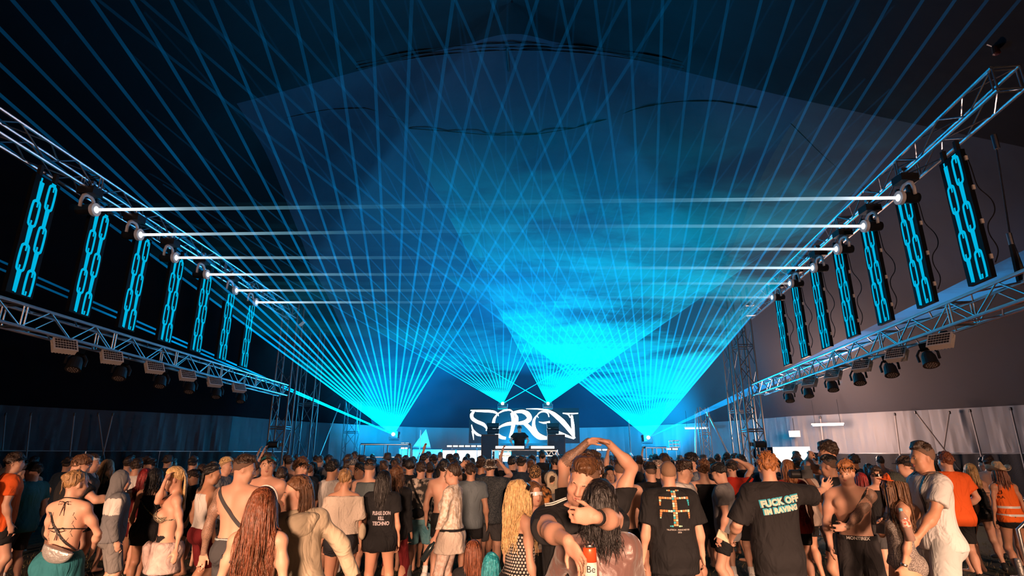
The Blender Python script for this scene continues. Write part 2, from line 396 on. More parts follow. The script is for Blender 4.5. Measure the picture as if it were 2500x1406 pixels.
        me = mesh_from('person', V, F, None, True, mats, mi)
        o = s.o = obj('person', me, None, loc, (0,0,math.radians(face)), label, cat, group); o.scale = (sc,)*3
        if s.face: s.facebits()
        return o
    def part(s, name, prims, mat, cuts=(), wob=None, h=None, parent=None, label=None):
        V, F = sdf_mesh(prims, (h or s.vox*1.25)/(s.H/1.75), cuts, wob)
        o = obj(name, mesh_from(name, V, F, mat, True), parent or s.o, label=label); s.G[name] = prims; return o
    def raw(s, name, mb, mat, smooth=True, parent=None, label=None, mats=None):
        return obj(name, mb.mesh(name, mat, smooth, mats), parent or s.o, label=label)
    def facebits(s, brow='dark', closed=False):
        Rh = s.Rh
        for q in (-1,1):
            if s.face != 'closed':
                mb = MB(); prof = [(.0108*math.cos(t), .0108*math.sin(t)) for t in np.linspace(-1.5,1.5,7)]
                mb.lathe(prof, 10, s.h((q*.031,.0755,.003)), Rh); s.raw('eye', mb, pmat('eye_white', (.75,.72,.68), .25))
                e = s.o.children[-1]; mi = MB(); mi.lathe([(.0001,.0),(.004,.0006),(.0058,-.0006)], 10, s.h((q*.031,.0866,.003)), Rh @ rotx(-math.pi/2)); s.raw('iris', mi, pmat('iris', (.03,.02,.015), .2), parent=e)
            mb = MB(); mb.tube([s.h((q*.014,.0905,.021)), s.h((q*.030,.0890,.0265)), s.h((q*.047,.078,.021))], [.0024,.0030,.0014], 5); s.raw('eyebrow', mb, hairm('dark'))
        mb = MB(); mb.tube([s.h((-.021,.0835,-.058)), s.h((-.008,.0915,-.054)), s.h((0,.0925,-.0555)), s.h((.008,.0915,-.054)), s.h((.021,.0835,-.058))], [.002,.0045,.004,.0045,.002], 6)
        mb.tube([s.h((-.018,.0835,-.061)), s.h((0,.0922,-.066)), s.h((.018,.0835,-.061))], [.002,.0055,.002], 6)
        s.raw('lips', mb, pmat('lips', (.42,.13,.11), .4))
    # ---- clothes
    def cutz(s, z, up=False, tilt=0): 
        n = s.Rt @ np.array([0, math.sin(math.radians(tilt)), math.cos(math.radians(tilt))]); return HS(s.tp((0,0,z)), n if up else -n)
    def tee(s, mat, hem=.80, sleeve=.62, loose=.018, name='t_shirt', seed=1, longs=False, neck=1.5, h=None, wob=.006, boxy=1.):
        f = s.sex == 'f'; w = s.fat*boxy; P = [p.inf(loose*.8) for p in s.sel('t', 'y')] + [p.inf(loose+.013) for p in s.sel('p')]
        P += [RC(s.tp((0,.0,1.33)), s.tp((0,.0,hem-.1)), (.145 if f else .165)*w+loose, (.165 if f else .168)*w+loose*1.6, .05, R=s.Rt, sy=.70)]
        for nm in 'LR':
            S, E, W = s.J['S'+nm], s.J['E'+nm], s.J['W'+nm]; ra = (.036 if f else .050)*(.5+.5*s.fat)
            P += [EL(S, (ra*1.2+loose,)*3, None, .04)]
            if longs:
                P += [RC(S, E, ra*1.1+loose, ra*.9+loose, .03), RC(E, W, ra*.88+loose, ra*.6+loose*.8, .03, cap=True)]
            elif sleeve:
                P += [RC(S, S+(E-S)*sleeve, ra*1.1+loose, ra*1.0+loose*1.7, .025, cap=True)]
        return s.part(name, P, mat, [s.cutz(hem), HS(s.tp((0,0,neck)), s.Rt @ np.array([0,.25,1]))], wobble(seed, wob) if wob else None, h)
    def tank(s, mat, hem=.86, loose=.010, top=1.50, name='tank_top', seed=2, h=None, arm=True, tilt=0, wob=.004):
        f = s.sex == 'f'; P = [p.inf(loose) for p in s.sel('t', 'p')] + [p.inf(loose*.6) for p in s.sel('y')]
        P += [RC(s.tp((0,0,1.28)), s.tp((0,0,hem-.1)), (.125 if f else .15)*s.fat+loose, (.14 if f else .15)*s.fat+loose*1.3, .05, R=s.Rt, sy=.70)]
        if arm:
            for q, nm in ((-1,'L'), (1,'R')): P += [EL(s.tp((q*((.165 if f else .19)+.035),0,1.375)), (.088,.16,.115), s.Rt, .01, sub=True)]
        if top > 1.45: P += [EL(s.tp((0,.05,1.53)), (.075,.12,.12), s.Rt, .01, sub=True)]
        return s.part(name, P, mat, [s.cutz(hem), s.cutz(top, True, tilt)], wobble(seed, wob) if wob else None, h)
    def shorts(s, mat, leg=.62, waist=1.0, loose=.016, name='shorts', seed=3, flare=1.5, h=None, wob=.005):
        P = [p.inf(loose) for p in s.sel('p')] + [p.inf(loose*.7) for p in s.sel('t')]
        for q, nm in ((-1,'L'), (1,'R')):
            Hp, K, A = s.J['H'+nm], s.J['K'+nm], s.J['A'+nm]; r1 = (.092 if s.sex == 'f' else .088)*s.fat
            if leg <= 1: P += [RC(Hp, Hp+(K-Hp)*leg, r1+loose, r1+(.056-r1)*leg+loose*flare, .02, cap=True)]
            else: P += [RC(Hp, K, r1+loose, .058+loose*flare, .02), RC(K, K+(A-K)*(leg-1), .056+loose*flare, .045+loose*flare, .03, cap=True)]
        return s.part(name, P, mat, [HS((0,0,waist), (0,0,1)), HS((0,0,.10), (0,0,-1))], wobble(seed, wob) if wob else None, h)
    def skirt(s, mat, hem=.70, waist=1.03, flare=.22, name='skirt', seed=4, h=None):
        P = [p.inf(.024) for p in s.sel('p')] + [p.inf(.016) for p in s.sel('t')] + [p.inf(.020) for p in s.sel('th')] + [RC((0,0,waist), (0,0,hem), .13*s.fat, flare*s.fat, .04, cap=True, R=np.eye(3), sy=.78)]
        return s.part(name, P, mat, [HS((0,0,waist), (0,0,1)), HS((0,0,hem), (0,0,-1))], wobble(seed, .008, (18,34), .1), h)
    def shoes(s, mat, sock=None, high=.0, h=None):
        for q, nm in ((-1,'L'), (1,'R')):
            A, T = s.J['A'+nm], s.J['T'+nm]; g = np.array([A[0], A[1], 0.])
            P = [RC(g-T*.045+[0,0,.05], g+T*.165+[0,0,.036], .047, .036, .02, R=np.stack([np.cross(T,[0,0,1]),T,[0,0,1]],1), sy=1.), RC(g-T*.02+[0,0,.05], A+[0,0,.02+high], .046, .046, .03, cap=True)]
            o = s.part('shoe', P, mat, [HS((0,0,.004), (0,0,-1))], None, h)
            if sock: 
                s.part('sock', [RC(A, A+(s.J['K'+nm]-A)*.28, .045, .048, .01, cap=True)], sock, (), None, h)
    # ---- hair
    def scalp(s, th, cutp=((.078,.088), (-.088,-.062)), mat=None, seed=5, wob=.006, fr=(60,130), h=None, extra=(), name='hair', squash=1.):
        (y1,z1), (y0,z0) = cutp; n = nrm((0, z1-z0, -(y1-y0)))
        P = [EL(s.h((0,-.017-th*.25,.042+th*.45)), (.0750+th*.75,.0945+th*.75,.0925+th*.7*squash), s.Rh, .02)] + list(extra)
        return s.part(name, P, mat, [HS(s.h((0,y1,z1)), s.Rh @ n)], wobble(seed, wob, fr, 1.) if wob else None, h or min(s.vox, .0095))
    def short(s, c, seed=5, th=.009, top=.012, fringe=False):
        ex = [EL(s.h((0,.0,.10)), (.066,.088,.045+top), s.Rh, .02)]
        if fringe: ex += [EL(s.h((0,.07,.085)), (.06,.03,.03), s.Rh, .02)]
        o = s.scalp(th, ((.085,.066 if fringe else .082), (-.09,-.045)), hairm(c), seed, extra=ex)
        if s.vox < .0195: s.tufts(c, seed=seed, L=.05 if fringe else .042, elmin=-.1)
        return o
    def tufts(s, c, n=None, L=.045, elmin=.15, seed=5, lift=.5):
        n = n or (260 if s.vox < .009 else 150); r = np.random.RandomState(seed); az = r.uniform(0, 2*math.pi, n); el = np.arcsin(r.uniform(math.sin(elmin), 1, n)); ce = np.cos(el)
        P = np.stack([.079*ce*np.cos(az), -.017+.099*ce*np.sin(az), .046+.102*np.sin(el)], 1); o = P-np.array([0,-.017,.03]); o /= np.linalg.norm(o, axis=1, keepdims=True)
        w = np.array([.0,.75,.0])+np.array([0,0,-.35])+r.normal(0,.35,(n,3)); t = w-o*(o*w).sum(1)[:,None]; t /= np.linalg.norm(t, axis=1, keepdims=True); mb = MB()
        for i in range(n):
            l = L*r.uniform(.6,1.2); a = P[i]; d = nrm(t[i]+o[i]*lift); b = a+d*l*.5; e = b+nrm(t[i]*1.2-o[i]*.25+np.array([0,0,-.3]))*l*.5
            mb.tube([s.h(a-o[i]*.006), s.h(b), s.h(e)], [.0065,.006,.0012], 4, cap=False, flat=.55)
        return s.raw('hair_tufts', mb, hairm(c))
    def buzz(s, c, seed=5, th=.004):
        return s.scalp(th, ((.08,.09), (-.09,-.045)), pmat('stubble_'+c, tuple(.35*a+.65*b*.55 for a, b in zip(HAIRS[c], SKINS[s.sk])), .7, bump=(300,.4)), seed, wob=.001, name='shaved_hair')
    def fade(s, c, seed=5, th=.005, top=.01):
        a = s.scalp(th, ((.08,.09), (-.09,-.05)), pmat('stubble_'+c, tuple(.5*a+.5*b*.5 for a, b in zip(HAIRS[c], SKINS[s.sk])), .7, bump=(300,.4)), seed, wob=.001, name='shaved_sides')
        b = s.scalp(.0055, ((.085,.088), (-.10,.035)), hairm(c), seed, extra=[EL(s.h((0,.005,.108)), (.062,.085,.04+top), s.Rh, .02)])
        if s.vox < .0195: s.tufts(c, L=.035, elmin=.55, seed=seed)
        return b
    def curly(s, c, seed=5, th=.028, low=-.05):
        r = random.Random(seed); ex = []
        for i in range(70):
            a = r.uniform(0, 6.283); e = r.uniform(-.5, 1.5); ce = math.cos(e)
            ex.append(EL(s.h((.0745*1.18*ce*math.cos(a), -.02+.094*1.18*ce*math.sin(a), .045+.092*1.22*math.sin(e))), (r.uniform(.014,.024),)*3, None, .008))
        return s.scalp(th*.6, ((.09,.075), (-.1,low)), hairm(c), seed, wob=.006, extra=ex)
    def bun(s, c, pos=(0,-.10,.09), r=.042, seed=6):
        s.scalp(.010, ((.078,.088), (-.095,-.06)), hairm(c), seed, wob=.004, extra=[EL(s.h(pos), (r*1.1,r,r), None, .02), EL(s.h((pos[0]+.02,pos[1]-.01,pos[2]+.02)), (r*.6,)*3, None, .01)])
        s.locks(c, 14, .12, seed, spread=.05, width=.006)
    def locks(s, c, n=120, length=.45, seed=7, width=.011, wave=.01, spread=.0, front=.35, name='hair_strands', gather=None, seg=11, mat=None, body=True, jit=.35, elmax=1.35, elmin=-.15, droop=.45):
        """strands that leave the scalp, follow it down and fall outside the body"""
        r = np.random.RandomState(seed); az = r.uniform(-math.pi*(.5+front), math.pi*(.5+front), n)-math.pi/2; el = r.uniform(elmin, elmax, n)
        ce = np.cos(el); Pn = np.stack([.0845*ce*np.cos(az), -.017+.104*ce*np.sin(az), .042+.102*np.sin(el)], 1)
        if gather is not None: Pn = Pn*.25+np.array(gather)*.75
        c0 = np.array([0,-.017,.03]); out = Pn-c0; out /= np.linalg.norm(out, axis=1, keepdims=True)
        p = s.hc+Pn @ s.Rh.T; o = out @ s.Rh.T; dn = np.array([0,0,-1.])
        d = dn-o*(o @ dn)[:,None]+(s.Rh @ np.array([0,-.25,0])); d /= np.linalg.norm(d, axis=1, keepdims=True)+1e-9
        L = length*(1+jit*(r.rand(n)-.6)); st = L/seg; path = [p.copy()]
        col = [q.inf(.012) for q in s.sel('t','y','h','n','ua') if not q.sub] if body else [q.inf(.008) for q in s.sel('h','n') if not q.sub]
        ph = r.uniform(0,6.28,n); am = r.uniform(.4,1,n)*wave; sx = r.normal(size=(n,3))*spread
        for i in range(seg):
            d = d*(1-droop)+dn*droop+sx*.1; d /= np.linalg.norm(d, axis=1, keepdims=True); p = p+d*st[:,None]
            for _ in range(2):
                f = sdf_pts(col, p); m = f < 0
                if m.any():
                    q = p[m]; e = .004
                    g = np.stack([sdf_pts(col, q+np.eye(3)[k]*e)-f[m] for k in range(3)], 1); g /= np.linalg.norm(g, axis=1, keepdims=True)+1e-9
                    p[m] = q-g*f[m][:,None]
            path.append(p.copy())
        path = np.array(path); t = np.linspace(0,1,seg+1)
        mb = MB()
        wd = (.75+.6*r.rand(n))*width
        for i in range(n):
            q = path[:,i].copy(); q[:,0] += am[i]*np.sin(ph[i]+t*9)*t; q[:,1] += am[i]*.6*np.cos(ph[i]*1.7+t*8)*t
            mb.tube(q, wd[i]*(1-.82*t**2.2), 3, cap=False, flat=.6)
        return s.raw(name, mb, mat or hairm(c))
    def long(s, c, n=110, length=.42, seed=7, **k):
        s.scalp(.012, ((.076,.092), (-.09,-.075)), hairm(c), seed, wob=.003, fr=(80,160)); return s.locks(c, n, length, seed, **k)
    # ---- hats and glasses
    def cap(s, mat, back=False, brim=None, logo=None, tip=0):
        R = s.Rh @ rotx(math.radians(tip)); q = -1 if back else 1; hh = lambda p: s.hc+R @ np.array(p, float)
        o = s.part('baseball_cap', [EL(hh((0,-.017,.048)), (.086,.106,.098), R, .01)], mat, [HS(hh((0,0,.045)), R @ np.array([0,-.12*q,-1.]))], None, .007)
        V = []; n = 14
        for lay in (0, 1):
            for j in range(n+1):
                a = math.pi*(.12+.76*j/n); 
                for i in range(4):
                    k = i/3; x = .086*math.cos(a); y = .09*math.sin(a)+k*.075*math.sin(a)**.7; V.append(hh((x, q*(y)-.017, .052-.010*k-.3*x*x*6*k/3+lay*.004)))
        F = []; S = (n+1)*4
        for j in range(n):
            for i in range(3):
                a = j*4+i; F += [(a, a+1, a+5, a+4), (S+a, S+a+4, S+a+5, S+a+1)]
        for j in range(n): a = j*4+3; F.append((a, S+a, S+a+4, a+4))
        obj('brim', mesh_from('brim', V, F, brim or mat, True), o)
        if logo: mb = MB(); mb.box(hh((0,q*.078-.017,.100)), (.05,.012,.028), R @ rotx(q*-.55)); obj('cap_print', mb.mesh('cap_print', logo), o)
        return o
    def bucket(s, mat):
        mb = MB(); pr = [(.001,.152),(.05,.152),(.074,.142),(.082,.10),(.092,.055),(.098,.045),(.128,.018),(.129,.014),(.098,.040)]
        mb.lathe(pr, 20, s.h((0,-.015,0)), s.Rh); V = mb.v
        return s.raw('bucket_hat', mb, mat)
    def cowboy(s, mat):
        o = s.part('cowboy_hat', [RC(s.h((0,-.03,.06)), s.h((0,0,.145)), .095, .07, .03, R=s.Rh, sy=1.15), EL(s.h((0,0,.225)), (.02,.09,.035), s.Rh, .03, sub=True)], mat, [HS(s.h((0,0,.05)), s.Rh @ np.array([0,0,-1.]))], None, .008)
        V = []; F = []; n = 28
        for lay in (0,1):
            for i in range(5):
                for j in range(n):
                    a = 2*math.pi*j/n; k = i/4; r = .085+k*.095; x = r*math.cos(a); y = r*1.18*math.sin(a); V.append(s.h((x*(1-.12*k), y-.01, .055+.09*k*k*math.cos(a)**2-.02*k*math.sin(a)**2+lay*.005)))
        S = 5*n
        for i in range(4):
            for j in range(n):
                a, b = i*n+j, i*n+(j+1) % n; F += [(a, b, b+n, a+n), (S+a, S+a+n, S+b+n, S+b)]
        for j in range(n): a, b = 4*n+j, 4*n+(j+1) % n; F.append((a, b, S+b, S+a))
        obj('hat_brim', mesh_from('hat_brim', V, F, mat, True), o); return o
    def shades(s, lens, tip=52, frame=None, name='sunglasses', lift=.0, r=1.12):
        R = s.Rh @ rotx(math.radians(tip)); hh = lambda p: s.hc+np.array(s.Rh @ np.array([0,-.005,.03]))+R @ np.array(p, float)
        V = []; n = 16
        for i in range(n+1):
            a = math.radians(-62+124*i/n); x = .082*r*math.sin(a); y = .100*r*math.cos(a); d = .021-.010*math.exp(-(x/.012)**2); u = .017
            V += [hh((x,y,u-.02)), hh((x,y,-d-.02)), hh((x*.96,y*.96,u-.02)), hh((x*.96,y*.96,-d-.02))]
        F = []
        for i in range(n):
            a = i*4; F += [(a,a+1,a+5,a+4), (a+2,a+6,a+7,a+3), (a,a+4,a+6,a+2), (a+1,a+3,a+7,a+5)]
        me = mesh_from(name, V, F, lens, False); o = obj(name, me, s.o)
        for q in (-1,1):
            mb = MB(); mb.tube([hh((q*.072*r*1.0,.048*r,-.01)), hh((q*.088,0.0,-.012)), hh((q*.084,-.06,-.02))], .003, 5)
            obj('temple_arm', mb.mesh('temple_arm', frame or lens), o)
        return o
    # ---- straps and bags
    def ring(s, pt, nrmv, P, width=.03, th=.006, mat=None, name='strap', a0=0, a1=360, n=48, off=.006, parent=None, flat=.25):
        """a strap that follows the body in the plane through pt with normal nrmv"""
        nv = nrm(nrmv); c = np.array(pt, float); u = nrm(np.cross(nv, (0,1,.01))); v = np.cross(nv, u)
        A = np.radians(np.linspace(a0, a1, n)); D = np.cos(A)[:,None]*u+np.sin(A)[:,None]*v
        t = np.full(n, .45)
        for _ in range(26): t = t-.8*sdf_pts(P, c+D*t[:,None])
        p = c+D*(t+off)[:,None]; mb = MB()
        V = []; F = []
        for i in range(n):
            for a, b in ((-1,0),(1,0),(1,1),(-1,1)): V.append(p[i]+nv*a*width/2+D[i]*b*th)
        for i in range(n-1):
            for j in range(4): F.append((i*4+j, i*4+(j+1) % 4, (i+1)*4+(j+1) % 4, (i+1)*4+j))
        return obj(name, mesh_from(name, V, F, mat, False), parent or s.o)
    def front_at(s, P, x, z, sign=-1):
        """point on the surface seen from the back (sign -1) or the front (+1), torso coordinates"""
        p = np.array([s.tp((x, sign*.5, z))]); d = s.Rt @ np.array([0,-sign,0.])
        for _ in range(40): p = p+d*.85*sdf_pts(P, p)[:,None]
        return p[0]
    def print_on(s, shirt_prims, verts2, faces, mats, midx, name, parent, sign=-1, off=.004, origin=(0,0,1.2), sc=1.):
        """wraps a flat print (x right as read, z up) on the back or the front of a garment"""
        v = np.array(verts2, float)*sc; x = origin[0]+v[:,0]*(1 if sign < 0 else -1); z = origin[2]+v[:,1]
        loc = np.stack([x, np.full(len(x), sign*.5), z], 1); p = s.piv+(loc-s.piv) @ s.Rt.T; d = s.Rt @ np.array([0,-sign,0.])
        for _ in range(40): p = p+d*.8*sdf_pts(shirt_prims, p)[:,None]
        p = p-d*off
        return obj(name, mesh_from(name, p, faces, None, False, mats, midx), parent)
def text_mesh(txt, size=.1, align='CENTER', off=0., bold=0., space=1., sx=1.):
    cu = bpy.data.curves.new('txt', 'FONT'); cu.body = txt; cu.size = size; cu.align_x = align; cu.offset = bold; cu.space_character = space; cu.resolution_u = 3
    o = bpy.data.objects.new('txt', cu); C.objects.link(o); dg = bpy.context.evaluated_depsgraph_get(); me = o.evaluated_get(dg).to_mesh()
    V = [(v.co.x*sx, v.co.y) for v in me.vertices]; F = [tuple(p.vertices) for p in me.polygons]
    o.evaluated_get(dg).to_mesh_clear(); bpy.data.objects.remove(o); bpy.data.curves.remove(cu); return V, F
# ---------------------------------------------------------------- ground and tent
tent_m = pmat('tent_canvas', (.20,.205,.22), .55, noise=(.6, .35, (.28,.28,.29)), bump=(2.2, .5), spec=.45)
scrim_m = pmat('black_scrim', (.012,.013,.016), .8, bump=(30, .3))
ground_m = pmat('trodden_grass', (.035,.028,.018), .95, noise=(3, .8, (.06,.065,.022)), bump=(40, 1.))
alu = pmat('aluminium', (.62,.63,.65), .32, 1., bump=(60, .08))
dark_metal = pmat('black_metal', (.015,.015,.017), .45, bump=(120, .1))
white_plastic = pmat('white_housing', (.78,.74,.70), .5)
n = 60; V = np.array([(x, y, 0) for y in np.linspace(-18, 32, n) for x in np.linspace(-17, 17, n)])
V[:,2] = .012*np.sin(V[:,0]*2.3+V[:,1])*np.cos(V[:,1]*1.7)-.012
F = np.array([(j*n+i, j*n+i+1, (j+1)*n+i+1, (j+1)*n+i) for j in range(n-1) for i in range(n-1)])
obj('floor', mesh_from('floor', V, F, ground_m, True), kind='structure')
CX, CYY = 0., 11.
CA = [(-90,27), (-60,24), (-30,17), (0,14.6), (16,14.0), (30,13.0), (42,12.8), (60,15.2), (75,17.5), (90,18.2)]
def wallR(a):
    a = (a+90) % 360-90
    if a > 90: a = 180-a
    return float(np.interp(a, [q[0] for q in CA], [q[1] for q in CA]))
def wallP(a, k=1.):
    r = wallR(a)*k; return CX+r*math.cos(math.radians(a)), CYY+r*math.sin(math.radians(a))
EAVE = 3.02
def roofZ(x, y):
    dx, dy = x-CX, y-CYY; r = math.hypot(dx, dy); a = math.degrees(math.atan2(dy, dx)); d = r/wallR(a)
    if d > 1: return EAVE
    return EAVE+9.2*(1-d**1.8)*(1-.10*math.sin(math.pi*d))
def on_roof(px, py):
    r = ray(px, py); s_ = 1.
    p = np.zeros(3)
    for i in range(900):
        t = .5+i*.04; p = r*t+[0,0,CAMH]
        if p[2] >= roofZ(p[0], p[1]): break
    return p
V = []; F = []; NA, NR = 144, 40
for j in range(NR+1):
    for i in range(NA):
        a = i*360/NA; k = max(j/NR, .002); x, y = wallP(a, k); V.append((x, y, roofZ(x, y) if j < NR else EAVE))
F = [(j*NA+i, (j+1)*NA+i, (j+1)*NA+(i+1) % NA, j*NA+(i+1) % NA) for j in range(NR) for i in range(NA)]
ARC = lambda dy: [(x, 104+dy+46*((x-1270)/400)**2) for x in range(870, 1720, 50)]
AP = np.array([on_roof(x, 112+46*((x-1270)/400)**2) for x in range(450, 2100, 75)]); fit = np.polyfit(AP[:,0], AP[:,1], 2)      # the edge of the painted roof shade, laid out on the ground plan
def roof_mat():
    m = pmat('tent_roof', (.035,.045,.07), .55, noise=(.6, .35, (.05,.06,.09)), bump=(2.2, .5), spec=.08); nt = m.node_tree; N = nt.nodes.new; K = nt.links.new; b = nt.nodes['Principled BSDF']
    old = b.inputs['Base Color'].links[0].from_socket; g = N('ShaderNodeNewGeometry'); sx = N('ShaderNodeSeparateXYZ'); K(g.outputs['Position'], sx.inputs[0])
    x2 = N('ShaderNodeMath'); x2.operation = 'MULTIPLY'; K(sx.outputs['X'], x2.inputs[0]); K(sx.outputs['X'], x2.inputs[1])
    a = N('ShaderNodeMath'); a.operation = 'MULTIPLY_ADD'; K(x2.outputs[0], a.inputs[0]); a.inputs[1].default_value = fit[0]; a.inputs[2].default_value = fit[2]
    c = N('ShaderNodeMath'); c.operation = 'MULTIPLY_ADD'; K(sx.outputs['X'], c.inputs[0]); c.inputs[1].default_value = fit[1]; K(a.outputs[0], c.inputs[2])
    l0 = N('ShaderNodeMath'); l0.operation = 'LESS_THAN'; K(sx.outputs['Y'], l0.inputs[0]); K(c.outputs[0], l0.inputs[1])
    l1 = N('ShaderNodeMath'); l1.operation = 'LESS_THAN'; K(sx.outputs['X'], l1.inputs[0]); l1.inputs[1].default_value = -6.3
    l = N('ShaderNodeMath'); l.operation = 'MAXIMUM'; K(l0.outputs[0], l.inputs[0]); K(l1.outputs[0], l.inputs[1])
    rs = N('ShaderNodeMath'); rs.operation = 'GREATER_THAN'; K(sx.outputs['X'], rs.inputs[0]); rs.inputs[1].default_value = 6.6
    m1 = N('ShaderNodeMixRGB'); K(rs.outputs[0], m1.inputs[0]); K(old, m1.inputs[1]); m1.inputs[2].default_value = (.065,.065,.075,1); old = m1.outputs[0]  # right side coloured lighter so the warm glow shows there
    mx = N('ShaderNodeMixRGB'); K(l.outputs[0], mx.inputs[0]); K(old, mx.inputs[1]); mx.inputs[2].default_value = (.006,.007,.010,1); K(mx.outputs[0], b.inputs['Base Color']); return m  # shade put into the colour: near roof and left side almost black
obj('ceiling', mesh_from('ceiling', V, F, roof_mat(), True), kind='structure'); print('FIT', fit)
# walls: hanging canvas panels with folds, one part each; the doorway is left open at 41..46 degrees
shaded_canvas = pmat('shaded_canvas', (.022,.026,.036), .6, bump=(2.2,.5))  # canvas colour darkened, the lack of light on these walls painted in
def wall(name, a0, a1, step, skip=None, m=None):
    root = empty(name, kind='structure'); a = a0; q = 0
    while a < a1-1e-6:
        b = min(a+step, a1); rs = np.random.RandomState(int(a*7)+999); ph = rs.uniform(0, 6, 3)
        spans = [(a, b, 0., EAVE)]
        if skip and b > skip[0] and a < skip[1]:
            spans = [(a, b, 2.02, EAVE)]
        for (u0, u1, z0, z1) in spans:
            Vp = []; nu, nz = 25, 9
            for iz in range(nz):
                for iu in range(nu):
                    t = iu/(nu-1); z = z0+(z1-z0)*iz/(nz-1); an = u0+(u1-u0)*t; r = wallR(an)
                    fold = (.045*math.sin(t*25+ph[0]+z*1.2)+.03*math.sin(t*43+ph[1]-z*2)+.04*math.sin(t*9+ph[2]+z*3))*math.sin(math.pi*t)**.5*(1-.75*(z/EAVE)**2)
                    x, y = wallP(an, (r-.03-abs(fold)*1.1)/r); Vp.append((x, y, z))
            Fp = [(iz*nu+iu, iz*nu+iu+1, (iz+1)*nu+iu+1, (iz+1)*nu+iu) for iz in range(nz-1) for iu in range(nu-1)]
            obj('wall_panel', mesh_from('wall_panel', Vp, Fp, m or tent_m, True), root)
        a = b
    return root
DOOR = (40., 46.)
wall('wall_right', -60, 60, 5, DOOR)
wall('wall_back', 60, 120, 6)
wall('wall_left', 120, 240, 6, m=shaded_canvas)
wall('wall_front', 240, 300, 10, m=shaded_canvas)
# the lit yard seen through the doorway
mb = MB(); p0, p1 = wallP(DOOR[0]-3, 1.12), wallP(DOOR[1]+3, 1.12)
yard_m = emat('floodlit_yard', (1., .93, .84), 2.6, True)
mb.add([(p0[0],p0[1],0), (p1[0],p1[1],0), (p1[0],p1[1],2.4), (p0[0],p0[1],2.4), (p0[0]*1.01,p0[1]*1.01,0), (p1[0]*1.01,p1[1]*1.01,0), (p1[0]*1.01,p1[1]*1.01,2.4), (p0[0]*1.01,p0[1]*1.01,2.4)], [(0,1,2,3),(4,7,6,5),(0,3,7,4),(1,5,6,2),(3,2,6,7)])
tag(mb.obj('lit_marquee_wall', yard_m), 'brightly floodlit white wall outside the open tent doorway', 'wall')
# black scrim fence in front of the walls
def fence(name, a0, a1, k, hgt, label):
    root = empty(name, label=label, cat='fence'); a = a0; st = 4.
    while a < a1-1e-6:
        b = min(a+st, a1); Vp = []; nu = 13; 
        for iz in range(5):
            for iu in range(nu):
                t = iu/(nu-1); an = a+(b-a)*t; z = hgt*iz/4; x, y = wallP(an, k+.0016*math.sin(t*17+a)*math.cos(z*2.)); Vp.append((x, y, z-(.012*math.sin(math.pi*t) if iz == 4 else 0)))
        Fp = [(iz*nu+iu, iz*nu+iu+1, (iz+1)*nu+iu+1, (iz+1)*nu+iu) for iz in range(4) for iu in range(nu-1)]
        obj('scrim_panel', mesh_from('scrim_panel', Vp, Fp, scrim_m, True), root)
        mb = MB(); pts = [(*wallP(a+(b-a)*t/6, k), hgt+.01) for t in range(7)]; mb.tube(pts, .011, 5); mb.obj('top_rail', alu, root)
        mb = MB(); x, y = wallP(a, k*1.002); mb.tube([(x,y,0), (x,y,hgt)], .02, 6); mb.obj('post', alu, root)
        a = b
fence('scrim_fence', -40, 36, .972, 1.80, 'black scrim fence along the right tent wall, behind the cowboy hat')
fence('scrim_fence', 128, 210, .965, 1.86, 'black scrim fence along the left tent wall with a thin top wire')
pole_m = pmat('painted_pole', (.22,.20,.19), .5)
# leaning wall poles
def pole(p, q, r, label, m=alu, name='tent_pole'):
    mb = MB(); mb.tube([p, q], r, 8); foot = MB(); foot.box((p[0],p[1],.01), (.16,.16,.02)); o = empty(name, (0,0,0), label=label, cat='pole')
    mb.obj('shaft', m, o); foot.obj('base_plate', dark_metal, o); top = MB(); top.lathe([(.01,-.06),(r*1.5,-.05),(r*1.5,.02),(.01,.03)], 8, q); top.obj('ferrule', dark_metal, o); return o
for (x0, y0, x1, y1, lab) in ((2012,1105,2004,1035,'pale wall pole right of the lit doorway'), (2196,1110,2188,1042,'thin wall pole left of the tall man in white'), (2306,1100,2262,1042,'leaning wall pole above the orange shirt, tilting left'),
                              (2302,1100,2312,1040,'leaning wall pole above the orange shirt, tilting right'), (2393,1107,2376,1035,'slanted wall pole above the black-shirted man at the fence'), (2492,1107,2476,1035,'slanted wall pole at the far right edge'),
                              (1822,1108,1807,1030,'thin slanted pole left of the right lattice tower')):
    an = None
    for a in np.arange(-20, 62, .25):
        x, y = wallP(a, .955); 
        if an is None or abs(1250+1428*x/y-x0) < an[0]: an = (abs(1250+1428*x/y-x0), a)
    x, y = wallP(an[1], .955); t = atY(x1, y1, y); d = atY(x0, y0, y); k = (EAVE-.1-d[2])/(t[2]-d[2]); q = d+(t-d)*k; b = d-(t-d)*(d[2]/(t[2]-d[2])); 
    pole((b[0], y-.05, 0), (q[0], y, EAVE-.1), .022, lab, pole_m)
for (x0, x1, ang, lab) in ((6, 14, 0, 'faint wall pole at the far left edge'), (66, 76, 0, 'second faint pole on the left wall, right of the edge one'), (172, 182, 0, 'third faint pole on the left wall, above the hooded figure'), (252, 240, 0, 'faint pole leaning left in the forked pair'), (254, 276, 0, 'faint pole leaning right in the forked pair')):
    Y = 15.; b = atY(x0, 1100, Y); t = atY(x1, 1010, Y); d = t-b; g = b-d*(b[2]/d[2]); pole((g[0],Y,0), (t[0],Y,t[2]), .016, lab, pole_m)
